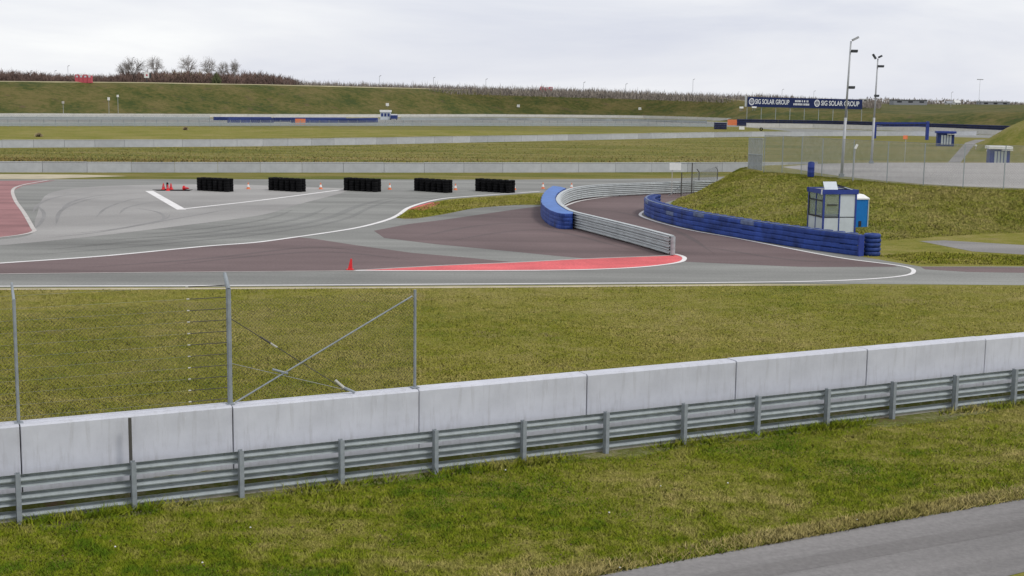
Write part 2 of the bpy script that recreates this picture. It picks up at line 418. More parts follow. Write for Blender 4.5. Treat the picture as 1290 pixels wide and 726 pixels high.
for k_, (o_, sm) in enumerate(((2.2, .35), (3.6, .5), (4.2, .3), (6.0, .45), (7.6, .3))):
    pts = []
    for i in range(6 + 4 * k_, len(main_line) - 10 - 6 * k_, 8):
        d = main_line[i + 1] - main_line[i - 1]; d.normalize(); pts.append(main_line[i] + Vector((-d.y, d.x, 0)) * (o_ + .5 * math.sin(i * .03 + k_)))
    stripe('skid_mark', smooth_path(pts, .8), sm, .0100 + .0003 * k_, 'skidtrack', True)
for k_, a in enumerate(([(520, 300), (600, 285), (680, 280), (760, 285)], [(560, 305), (640, 292), (700, 292), (800, 316)], [(880, 310), (930, 318), (1000, 328), (1080, 332)], [(740, 262), (800, 272), (860, 295), (900, 320)], [(200, 336), (330, 322), (420, 318), (520, 328)], [(100, 338), (260, 326), (390, 312), (470, 318)])):
    stripe('skid_mark', curve_px(a), .35, .0102 + .0003 * k_, 'skidbrown', True)
island = curve_px([(499, 274.4), (507, 269), (517, 262.5), (540, 256), (565, 251.5), (604, 248.3), (640, 246), (690, 243.5), (690, 257), (650, 258.5), (600, 262.5), (560, 270), (520, 276), (499, 274.8)], .8)
sheet('grass_island', island, .011, 'grass')
road_hi = [(400, 790), (740, 727), (900, 698), (1100, 661), (1290, 628), (1700, 556)]
road_lo = [(1700, 630), (1290, 721), (1250, 731), (1000, 785)]
area('service_road', road_hi + road_lo, .006, 'path')
M['wheelband'] = asphalt('worn_wheel_band', (.182, .172, .165), .2, (.04, 1.1, 1), R(26), .22)
stripe('wheel_band', curve_px([(700, 768), (1000, 713), (1150, 686), (1290, 661), (1700, 588)]), .5, .0085, 'wheelband')
area('gravel_path', [(1158, 304), (1190, 303), (1290, 309), (1700, 325), (1700, 345), (1290, 321), (1225, 317)], .006, 'gravel')
area('dry_verge', [(-200, 365.6), (0, 363.6), (300, 362.6), (650, 360.6), (930, 358.4), (1010, 358.6), (1080, 359.2), (1010, 359.8), (930, 360.4), (650, 362.6), (300, 364.6), (0, 365.6), (-200, 367.6)], .006, 'sandy')

# ------------------------------------------------------------------ the concrete wall, guard rail and fence in front
A0, A1 = G(25, 661), G(1278, 510)
dr = (A1 - A0); dr.z = 0; sp = dr.length / 12; dr.normalize()
nr = Vector((-dr.y, dr.x, 0))                      # away from the camera
def rl(k, off=0.0, z=0.0): return A0 + dr * (sp * k) + nr * off + Vector((0, 0, z))
ang = math.atan2(dr.y, dr.x)

w_front = [(.0, .15), (.012, .142), (.085, .11), (.095, .08), (.010, .03), (.0, .0), (.010, -.03), (.095, -.08), (.085, -.11), (.012, -.142), (.0, -.15)]
def w_prof(sign=1, h=.92):
    f = [(u * sign, v * h) for u, v in w_front]
    return f + [(u + .007, v) for u, v in f[::-1]]
def guard_rail(name, label, path, rows, mat_b, mat_p, post_step, post_side, seg=4.0, sign=1, post_h=None, post_len_extra=0.0, group=None, post_w=(.06, .12), h=.92, dbl=0.0):
    t = thing(name, label, 'guard rail', path[0], 0, group)
    o = Vector(path[0]); loc = [Vector(p) - o for p in path]
    tot = [0]
    for i in range(1, len(loc)): tot.append(tot[-1] + (loc[i] - loc[i - 1]).length)
    n = max(1, round(tot[-1] / seg)); per = max(2, int(seg / .5))
    pr = w_prof(sign, h); fine = resamp(loc, n * per + 1)
    for k in range(n):
        idx = range(k * per, (k + 1) * per + 1)
        for zc in rows:
            lap = .004 * (k % 2)
            MB().sweep([fine[i] + Vector((0, 0, zc)) for i in idx], [(u + lap + dbl, v) for u, v in pr]).build('beam', mat_b, t)
            if dbl: MB().sweep([fine[i] + Vector((0, 0, zc)) for i in idx], [(u - lap - dbl, v) for u, v in w_prof(-sign, h)]).build('beam', mat_b, t)
    m_ = int(tot[-1] / post_step + .01)
    ph = post_h or (rows[0] + .16)
    pm = MB().box((0, 0, ph / 2 - .15), (post_w[0], .012, ph + .3)).box((-post_w[0] / 2 + .006, post_w[1] / 2, ph / 2 - .15), (.012, post_w[1], ph + .3)).box((0, post_w[1], ph / 2 - .15), (post_w[0], .012, ph + .3)).data('post', mat_p)
    for k in range(m_ + 1):
        s = min(k * post_step, tot[-1] - .01)
        i = max(j for j, q in enumerate(tot) if q <= s + 1e-6); i = min(i, len(loc) - 2)
        f = (s - tot[i]) / (tot[i + 1] - tot[i]); p = loc[i].lerp(loc[i + 1], f); d = loc[i + 1] - loc[i]
        a = math.atan2(d.y, d.x); nn = Vector((-math.sin(a), math.cos(a), 0))
        pp = link('post', pm, t, None, p + nn * post_side, a)
    return t

# near rail: 17 posts, 2 m apart, seen from its back
near_path = [rl(k, .145) for k in np.arange(-4, 18.01, 1)]
gr = guard_rail('guard_rail', 'long three-beam steel guard rail in front of the white concrete wall', near_path, (.76, .43, .10), 'galv', 'galvdark', sp, -.16, seg=2 * sp, sign=1, post_h=.93, post_w=(.085, .12), h=.79)
tall = MB().box((0, 0, .84), (.05, .05, 1.72)).build('tall_post', 'darkwire', gr, loc=rl(1.0, .27) - near_path[0])
MB().sweep([rl(k, .30) - near_path[0] + Vector((0, 0, -.1)) for k in (-4, 17)], [(-.10, 0), (-.10, .175), (.16, .175), (.16, 0)]).build('footing_strip', 'footing', gr)

# soil washed up between the rail and the wall
def soil():
    mb = MB(); vs = []; n = 420
    for i in range(n):
        k = -4 + 22 * i / (n - 1)
        hgt = .30 + .22 * mnoise.fractal(Vector((k * .9, 2, 0)), .9, 2, 4) + .05 * math.sin(k * 1.3)
        for j, (o_, f) in enumerate(((.255, -.1), (.29, .5), (.36, .8), (.45, .95), (.553, 1.05))):
            vs.append(rl(k, o_, max(-.03, hgt * f + .02 * mnoise.noise(Vector((k * 6, j, 4))))))
    mb.add(vs, [(i * 5 + j, (i + 1) * 5 + j, (i + 1) * 5 + j + 1, i * 5 + j + 1) for i in range(n - 1) for j in range(4)])
    mb.build('soil_bank', 'soil', None, True, kind='structure')
M['soil'] = grass_mat('soil_and_weeds', (.13, .15, .03), (.34, .29, .19), (.16, .11, .065), big=.8, earth=(.13, .085, .05))
soil()
# wall of 4 m concrete blocks
WO, WT, WH = .56, .42, 1.67
wall = thing('concrete_wall', 'long white concrete wall of butted blocks behind the near guard rail', 'wall', rl(-4, WO))
dw = None
def px_on_wall(x):       # parameter along the wall front plane top edge where photo column x falls
    lo, hi = -12.0, 30.0
    for _ in range(50):
        mid = (lo + hi) / 2; p = rl(mid, WO, WH) - C0
        xx = 645 + F_PX * p.dot(v_r) / p.dot(v_f)
        if xx < x: lo = mid
        else: hi = mid
    return lo
joints = [px_on_wall(x) for x in (25, 293, 528, 740, 928, 1093, 1242)]
st = (joints[-1] - joints[0]) / 6
joints = [joints[0] - 2 * st, joints[0] - st] + joints + [joints[-1] + st * i for i in range(1, 5)]
base = rl(-4, WO)
for i in range(len(joints) - 1):
    a, b = joints[i] + .006, joints[i + 1] - .006
    ln = (b - a) * sp; dz = random.uniform(-.008, .012); dy = random.uniform(-.012, .012)
    mb = MB(); x0, x1 = -ln / 2, ln / 2; c = .03
    prof = [(0, -.2), (0, WH - c + dz), (c, WH + dz), (WT - c, WH + dz), (WT, WH - c + dz), (WT, -.2)]
    mb.sweep([(x0, 0, 0), (x0 + .012, 0, 0), (x1 - .012, 0, 0), (x1, 0, 0)], prof)
    # chamfer block ends
    k = len(prof)
    vs = [list(v) for v in mb.v]
    for q in range(k):
        for base_i in (q, 3 * k + q):
            vs[base_i][1] = vs[base_i][1] * .96 + WT * .02
    mb.v = [tuple(v) for v in vs]
    o = mb.build('concrete_block', 'wall', wall)
    o.location = rl((a + b) / 2, WO + dy) - base; o.rotation_euler = (0, 0, ang)

# chain link fence standing on the wall
fen = thing('chain_link_fence', 'steel chain-link fence with diagonal bracing on top of the concrete wall', 'fence', rl(-4, WO + WT * .5, WH))
fo = rl(-4, WO + WT * .5, WH)
def fk(x):
    lo, hi = -12.0, 30.0
    for _ in range(50):
        mid = (lo + hi) / 2; p = rl(mid, WO + WT * .5, WH) - C0
        xx = 645 + F_PX * p.dot(v_r) / p.dot(v_f)
        if xx < x: lo = mid
        else: hi = mid
    return lo
kA, kB, kC = fk(23.5), fk(290), fk(522.5)
def fp(k, z, off=0.0): return rl(k, WO + WT * .5 + off, WH + z) - fo
# distances up the posts from the photograph
HB = 2.28
for k, hh, r, bent in ((kA - (kB - kA), HB, .035, True), (kA, HB, .032, True), (kB, HB, .05, True), (kC, 2.06, .03, False)):
    mb = MB().tube(fp(k, -.02), fp(k, hh), r, n=8)
    if bent: mb.tube(fp(k, hh - .01), fp(k, hh + .27, .26), r * .9, r * .7, n=8)
    mb.box(fp(k, .012), (.15, .16, .02), ang)
    mb.build('post', 'galvdark', fen)
MB().tube(fp(kB + .05, .03), fp(kC - .03, 1.93), .017, n=8).build('brace_pole', 'galvdark', fen)
MB().tube(fp(kB, 1.72), fp(kB + (kC - kB) * .62, .06), .009, n=5).build('brace_cable', 'darkwire', fen)
MB().tube(fp(kB, .82), fp(kB + (kC - kB) * .6, .10), .006, n=5).build('brace_cable', 'wire', fen)
for f0, f1 in ((.16, .21), (.21, .245)):
    MB().tube(fp(kB + (kC - kB) * f0, 1.72 - 1.66 * f0 / .62), fp(kB + (kC - kB) * f1, 1.72 - 1.66 * f1 / .62), .022, n=6).build('turnbuckle', 'darkwire' if f0 < .2 else 'insul', fen)
MB().tube(fp(kB + (kC - kB) * .555, .30), fp(kB + (kC - kB) * .60, .14), .03, n=6).build('turnbuckle', 'insul', fen)
MB().tube(fp(kB + (kC - kB) * .60, .14), fp(kB + (kC - kB) * .66, .02), .03, n=6).build('turnbuckle', 'galvdark', fen)
MB().tube(fp(kB + (kC - kB) * .22, .63), fp(kB + (kC - kB) * .3, .52), .025, n=6).build('turnbuckle', 'galvdark', fen)
for i in range(11):
    zz = .12 + i * .222
    off, dk = (0, 0) if zz < HB else (.22 * (zz - HB + .05) / .3, 0)
    mw = MB().tube(fp(kA - (kB - kA), zz, off), fp(kB + dk - .42, zz, off), .0022, n=4)
    mw.build('tension_wire', 'wire', fen)
    a, b = fp(kB + dk - .42, zz, off), fp(kB + dk, zz, off)
    MB().tube(a.lerp(b, .12), b, .0085, n=5).build('wire_strainer', 'darkwire', fen)
    MB().tube(a.lerp(b, .05), a.lerp(b, .11), .014, n=6).build('insulator', 'insul', fen)
def chain(mb, p0, p1, h, pitch, w):
    """diamond mesh between two base points"""
    d = (p1 - p0); ln = d.length; d.normalize(); up = Vector((0, 0, 1)); off = d.cross(up) * .003
    n = int((ln + h) / pitch)
    for i in range(n):
        s = i * pitch
        for sg in (1, -1):
            a0 = s - h; z0 = 0.0; a1 = s; z1 = h
            if a0 < 0: z0 = -a0; a0 = 0
            if a1 > ln: z1 = h - (a1 - ln); a1 = ln
            if z1 - z0 < .02: continue
            if sg < 0: q0, q1 = p0 + d * (ln - a0) + up * z0 + off, p0 + d * (ln - a1) + up * z1 + off
            else: q0, q1 = p0 + d * a0 + up * z0, p0 + d * a1 + up * z1
            mb.tube(q0, q1, w, n=3, cap=False)
mb = MB(); chain(mb, fp(kA - (kB - kA), .05), fp(kC, .05), 2.0, .07, .0021)
mb.build('wire_mesh', 'darkwire', fen, kind='stuff')

# ------------------------------------------------------------------ tyres
def tyre_mesh(name, mat, r=.325, h=.22, n=14):
    prof = [(r * .55, .02), (r * .62, 0.0), (r * .9, .0), (r, h * .22), (r, h * .78), (r * .9, h), (r * .62, h), (r * .55, h - .02)]
    mb = MB(); mb.lathe((0, 0, 0), prof, n, close=False); k = len(prof)
    mb.f += [((k - 1) * n + i, (k - 1) * n + (i + 1) % n, (i + 1) % n, i) for i in range(n)]
    return mb.data(name, mat, True)
ty_black = tyre_mesh('tyre', 'rubber', .235, .205, 12); ty_blue = tyre_mesh('tyre', 'bluetyre', .33, .215)

# five black tyre barriers across the track
bar = []
spots = [(246.5, 286.5, 240.3, 242.4), (336.5, 377.5, 240.0, 242.4), (431.5, 473.5, 240.2, 242.4), (520, 562, 240.6, 243.6), (597, 641.5, 241.0, 244.0)]
names = ['black tyre barrier standing beside the red cones at the left of the row', 'black tyre barrier standing second from the red cones', 'black tyre barrier standing third and central in the row of five',
         'black tyre barrier standing fourth, above the red kerb patch', 'black tyre barrier at the right end of the row nearest the blue wrapped barrier']
for (x0, x1, y0, y1), lab in zip(spots, names):
    a, b = G(x0, y0), G(x1, y1); d = b - a; ln = d.length; d.normalize(); q = Vector((-d.y, d.x, 0))
    if q.y < 0: q = -q
    t = thing('tyre_barrier', lab, 'tyre barrier', (a + b) / 2, math.atan2(d.y, d.x), 'black tyre barriers across the track')
    nc = 6; stp = (ln - .47) / (nc - 1)
    for r_ in range(2):
        for c_ in range(nc):
            for l_ in range(5):
                o = link('tyre', ty_black, t, None, (-ln / 2 + .235 + c_ * stp + random.uniform(-.008, .008), .235 + r_ * .46 + random.uniform(-.01, .01), l_ * .206), random.uniform(0, 6))
    bar.append(t)

# ------------------------------------------------------------------ centre divider rail
rail_px = [(846, 322), (800, 308.5), (760, 297.5), (722, 287), (711, 281), (704.5, 275), (702.5, 269), (705.5, 262.5), (713, 257), (727, 252.5), (755, 248.8), (812, 246), (870, 243.5), (905, 242)]
rp = curve_px(rail_px, .5)
cr_ = guard_rail('guard_rail', 'bright curved steel guard rail dividing the maroon pit lane from the track', rp, (.80, .50, .20), 'galvlight', 'galvdark', 2.0, -.06, seg=4.0, sign=1, h=.98, dbl=.07)
pm = MB().box((0, 0, .0), (.42, .05, 1.0)).data('end_plate', 'galv')
d0 = rp[0] - rp[1]; a0 = math.atan2(d0.y, d0.x)
for z_ in (.80, .50, .20):
    MB().lathe((0, 0, -.145), [(.02, 0), (.12, .0), (.12, .29), (.02, .29)], 10).build('end_terminal', 'galv', cr_, loc=Vector((math.cos(a0) * .12, math.sin(a0) * .12, z_)), smooth=False)
MB().sweep([p - rp[0] + Vector((0, 0, .965)) for p in rp], [(-.12, 0), (-.12, .03), (.12, .03), (.12, 0)]).build('top_rail', 'galvlight', cr_)
# the back run carries on behind the hill

# blue wrapped barrier round the nose of the divider
outer = curve_px([(721.5, 289.2), (713, 289.5), (704, 288.5), (695, 285.5), (687, 280.5), (681.5, 274), (681, 267), (684, 260), (689.5, 254), (696, 249.5)], .25)
inner = curve_px([(721, 284.6), (714, 281.4), (708, 277.5), (702, 271.5), (700.5, 267), (702.5, 260.5), (709, 255), (713, 253)], .25)
n_ = 97; O_, I_ = resamp(outer, n_), resamp(inner, n_); o0 = O_[n_ // 2]
cb = thing('tyre_barrier', 'light blue wrapped barrier curving round the nose of the centre guard rail', 'tyre barrier', o0)
BH = .93
zs = [0, .03, .11, .19, .225, .26, .34, .42, .455, .49, .57, .65, .685, .72, .80, .885, .915, BH]
ins = [.05, .02, 0, .02, .05, .02, 0, .02, .05, .02, 0, .02, .05, .02, 0, .01, .03, .07]
def skin(P, Q, name):
    mb = MB(); vs = []
    for i in range(n_):
        d = (Q[i] - P[i]); d.normalize()
        sc = .05 * (1 - abs(math.sin(i * math.pi / 8)))
        for z, q in zip(zs, ins): vs.append(P[i] + d * (sc + q * .6) + Vector((0, 0, z)) - o0)
    k = len(zs)
    mb.add(vs, [(i * k + j, (i + 1) * k + j, (i + 1) * k + j + 1, i * k + j + 1) for i in range(n_ - 1) for j in range(k - 1)])
    return mb.build(name, 'bluebelt', cb)
skin(O_, I_, 'front_wrap'); skin(I_, O_, 'back_wrap')
mb = MB(); vs = []
for i in range(n_):
    d = (I_[i] - O_[i]); sc = .05 * (1 - abs(math.sin(i * math.pi / 8))); w_ = d.length; d.normalize()
    for j in range(6):
        f = j / 5; e_ = sc + .042
        vs.append(O_[i] + d * (e_ + (w_ - 2 * e_) * f) + Vector((0, 0, BH + .03 * math.sin(f * math.pi) + random.uniform(-.006, .006))) - o0)
mb.add(vs, [(i * 6 + j, (i + 1) * 6 + j, (i + 1) * 6 + j + 1, i * 6 + j + 1) for i in range(n_ - 1) for j in range(5)])
mb.build('top_cover', 'bluewrap', cb, True)
for i in (0, n_ - 1):
    a, b = O_[i], I_[i]
    MB().add([a - o0, b - o0, b - o0 + Vector((0, 0, BH)), a - o0 + Vector((0, 0, BH))], [(0, 1, 2, 3)]).build('end_wrap', 'bluebelt', cb)

# right blue barrier with belts over tyre stacks, beside the pit lane
rb_px = [(821, 264), (814.5, 266.3), (811.5, 269.2), (814, 272.4), (822, 276), (838, 281), (870, 289), (922, 298.6), (970, 306.8), (1025, 315.3), (1082, 323)]
rbp = curve_px(rb_px, .42)
if True:
    o0 = rbp[0]; rb = thing('tyre_barrier', 'long dark blue barrier with four belt rows running below the ticket cabin', 'tyre barrier', o0)
    rb['label'] = 'long dark blue belted barrier curving along the pit lane below the cabin'
    tot = len(rbp); segs = 22
    bel = [(0, 0), (-.022, .015), (-.034, .06), (-.034, .18), (-.022, .23), (0, .245), (.02, .245), (.02, 0)]
    bel = [(-u, v) for u, v in bel]
    for k in range(segs):
        i0, i1 = tot * k // segs, min(tot - 1, tot * (k + 1) // segs)
        if k == segs - 1: i1 = tot - 1
        for r_ in range(4):
            jit = random.uniform(-.012, .012)
            mt_ = 'bluescuff' if (r_ == 3 and k in (4, 11, 15)) or (r_ == 2 and k in (8,)) else 'bluebelt'
            o = MB().sweep([p - o0 + Vector((0, 0, .015 + r_ * .262 + jit)) for p in rbp[i0:i1 + 1]], [(-u + .0 + (.004 * (k % 2)), v) for u, v in bel]).build('belt', mt_, rb)
    # stacks behind
    d_ = 0; last = None
    stk = MB()
    tyre_v = [tuple(v.co) for v in ty_blue.vertices]; tyre_f = [tuple(p.vertices) for p in ty_blue.polygons]
    for l_ in range(5): stk.add([(v[0], v[1], v[2] + l_ * .217) for v in tyre_v], tyre_f)
    stk_me = stk.data('tyre_stack', 'bluetyre', True)
    for i in range(1, tot - 1):
        d = rbp[i + 1] - rbp[i - 1]; d.normalize(); q = Vector((-d.y, d.x, 0))
        if last is None or (rbp[i] - last).length > .665:
            last = rbp[i]
            link('tyre_stack', stk_me, rb, None, rbp[i] + q * .38 - o0, random.uniform(0, 6))
    MB().sweep([p - o0 + Vector((0, 0, 1.06)) for p in rbp], [(.03, 0), (.03, .03), (.16, .03), (.16, 0)]).build('top_edge', 'bluescuff', rb)
    d = rbp[-1] - rbp[-2]; q = Vector((-d.y, d.x, 0)).normalized()
    e_ = MB()
    e_.box(rbp[-1] + d.normalized() * .04 + q * .08 - o0 + Vector((0, 0, .53)), (.08, .36, 1.06), math.atan2(d.y, d.x))
    e_.build('end_plate', 'bluepaint', rb)
ps = G(1098, 322); ts = thing('tyre_stack', 'separate stack of five blue tyres at the end of the long blue barrier', 'tyre stack', ps)
for l_ in range(5):
    o = link('tyre', ty_blue, ts, None, (random.uniform(-.02, .02), random.uniform(0, .02), l_ * .222), random.uniform(0, 6)); o.scale = (1.28, 1.28, 1)

# ------------------------------------------------------------------ hill and paddock plateau on the right
ZP = 2.05
pairs = [((953, 210), (958, 218.6)), ((940, 212), (925, 224.5)), ((935, 213.5), (902, 233)), ((938, 214.5), (880, 243)), ((944, 215), (846, 254.2)), ((955, 216), (853, 263.5)), ((972, 217), (892, 276)), ((1000, 219.5), (955, 289)), ((1035, 222.5), (1005, 298)),
         ((1075, 227), (1055, 303)), ((1117, 230.5), (1105, 304)), ((1163, 234.2), (1165, 300)), ((1213, 236.8), (1225, 296)), ((1290, 239.5), (1310, 293)), ((1400, 243), (1440, 291)), ((1600, 250), (1680, 293))]
crest = smooth_path([G(*c, ZP) for c, t_ in pairs], 1.0); nC = len(crest)
toe_r = smooth_path([G(*t_) for c, t_ in pairs], .5); toe = resamp(toe_r, nC)
# pair toes with crests by control parameter so the tip keeps its fan
def catmull(P, m_=14):
    Q = [P[0] * 2 - P[1]] + P + [P[-1] * 2 - P[-2]]; o = []
    for i in range(1, len(Q) - 2):
        a, b, c, d = Q[i - 1:i + 3]
        for k in range(m_):
            t = k / m_; o.append(.5 * ((2 * b) + (c - a) * t + (2 * a - 5 * b + 4 * c - d) * t * t + (3 * b - a - 3 * c + d) * t ** 3))
    return o + [P[-1]]
crest = catmull([G(*c, ZP) for c, t_ in pairs]); toe = catmull([G(*t_) for c, t_ in pairs]); nC = len(crest)
ROWS = 20; hv = []
for i in range(nC):
    for j in range(ROWS + 1):
        f = j / ROWS; p = toe[i].lerp(crest[i], f)
        s = f * f * (3 - 2 * f); s = .6 * s + .4 * f
        z = ZP * s
        bumpy = mnoise.fractal(Vector((p.x * .35, p.y * .35, 3)), .8, 2.1, 4) * .16 * math.sin(math.pi * min(1, f * 1.0)) if 0 < f < 1 else 0
        hv.append((p.x, p.y, z + bumpy - (.06 if j == 0 else 0)))
hf = [(i * (ROWS + 1) + j, (i + 1) * (ROWS + 1) + j, (i + 1) * (ROWS + 1) + j + 1, i * (ROWS + 1) + j + 1) for i in range(nC - 1) for j in range(ROWS)]
hm = MB().add(hv, hf); hill = hm.build('hill', 'hill', None, True, kind='structure')
far_edge = [G(1900, 214, ZP), G(1600, 209, ZP), G(1290, 205.5, ZP), G(1100, 204.8, ZP), G(1010, 207, ZP), G(965, 208.5, ZP)]
plate = [(p.x, p.y) for p in crest] + [(p.x, p.y) for p in far_edge]
sheet('plateau', plate, ZP - .002, 'hill')
# back slope of the plateau down to the field
bs = MB(); fe = [Vector(crest[0])] + far_edge[::-1]
vs = []
for p in fe: vs += [(p.x, p.y, ZP - .004), (p.x + p.x * .06, p.y + 7, -.1)]
bs.add(vs, [(2 * i, 2 * i + 2, 2 * i + 3, 2 * i + 1) for i in range(len(fe) - 1)]).build('plateau_back_slope', 'hill', None, kind='structure')
pad = [(984, 210.5), (1000, 213), (1040, 219.5), (1080, 224.5), (1117, 228.3), (1163, 232.2), (1213, 235), (1290, 237.6), (1400, 241), (1900, 254), (1900, 213.5), (1600, 208.6), (1290, 205.3), (1100, 205), (1030, 206.5)]
pp_ = [G(x, y, ZP) for x, y in pad]
sheet('paddock', pp_, ZP + .006, 'paddock')

# plateau fence
fpx = [(962, 217.0), (985, 218.2), (1009, 219.6), (1035, 222.6), (1074, 226.6), (1117, 230.2), (1163, 233.8), (1213, 236.6), (1264, 238.6), (1320, 240.5), (1380, 242.4)]
F0 = G(*fpx[0], ZP)
pf = thing('chain_link_fence', 'tall grey chain-link fence along the edge of the raised paddock', 'fence', F0)
FH = 2.85; fpos = [G(x, y, ZP) for x, y in fpx]
me_p = MB().tube((0, 0, -.1), (0, 0, FH), .034, n=6).data('post', 'galv')
for p in fpos: link('post', me_p, pf, None, p - F0)
mb = MB()
for a, b in zip(fpos[:-1], fpos[1:]): chain(mb, a - F0, b - F0, FH, .10, .0068)
mb.build('wire_mesh', 'veil', pf, kind='stuff')
mb = MB()
for a, b in zip(fpos[:-1], fpos[1:]): mb.tube(a - F0 + Vector((0, 0, FH)), b - F0 + Vector((0, 0, FH)), .018, n=4)
mb.build('top_wire', 'wire', pf)
# dense end panel of the fence, a barred gate
gA, gB = G(942, 215.8, ZP - .25), G(960, 217.4, ZP - .15)
gt = thing('fence_gate', 'dense grey barred gate at the left end of the paddock fence', 'gate', gA)
dG = gB - gA
for i in range(13):
    p = dG * (i / 12)
    MB().tube(p + Vector((0, 0, -.2)), p + Vector((0, 0, 2.75)), .022, n=5).build('bar', 'galv', gt)
for z_ in (.15, 1.4, 2.7): MB().tube(Vector((0, 0, z_)), dG + Vector((0, 0, z_)), .035, n=5).build('cross_bar', 'galv', gt)
mb = MB(); chain(mb, Vector((0, .03, 0)), dG + Vector((0, .03, 0)), 2.7, .07, .0045); mb.build('wire_mesh', 'wire', gt, kind='stuff')
mb = MB(); chain(mb, Vector((0, .06, 0)), dG + Vector((0, .06, 0)), 1.4, .06, .005); mb.build('lower_mesh', 'galvdark', gt, kind='stuff')

# fence posts at the tip of the hill beside the pit lane
tp = [((858, 247.5), 217.5, False), ((871, 245), 205.5, False), ((880, 241), 213, True), ((903.5, 231), 210.5, True)]
T0 = G(858, 247.5)
tf = thing('fence', 'short run of dark steel fence posts at the foot of the grass hill', 'fence', T0)
for (bx, by), ty, bent in tp:
    p = G(bx, by); hgt = (by - ty) * p.y / F_PX
    mb = MB().tube(p - T0 + Vector((0, 0, -.3)), p - T0 + Vector((0, 0, hgt - (.25 if bent else 0))), .045, n=6)
    if bent: mb.tube(p - T0 + Vector((0, 0, hgt - .27)), p - T0 + Vector((-.22, -.1, hgt)), .04, n=6)
    mb.build('post', 'darkwire', tf)
pa, pb = G(858, 247.5) - T0, G(871, 245) - T0
MB().tube(pa + Vector((-1.0, .2, 0)), pa + Vector((0, 0, .9)), .03, n=5).build('strut', 'galvdark', tf)
MB().tube(pb + Vector((-1.6, .2, 2.48)), pb + Vector((.3, 0, 2.5)), .03, n=5).build('top_bar', 'galvdark', tf)
mb = MB(); pc = G(903.5, 231) - T0
chain(mb, pa, pb, 1.7, .16, .004); chain(mb, pb, pc, 1.6, .16, .004); mb.build('wire_mesh', 'wire', tf, kind='stuff')

# white board on a post
sb = G(846, 245.5); sg = thing('sign_board', 'blank white board on a thin post at the end of the pit lane', 'sign', sb)
MB().tube((0, 0, -.2), (0, 0, 2.2), .03, n=6).build('post', 'cream', sg)
MB().box((.23, -.05, 2.26), (.92, .03, .56)).build('board', 'whiteplastic', sg)

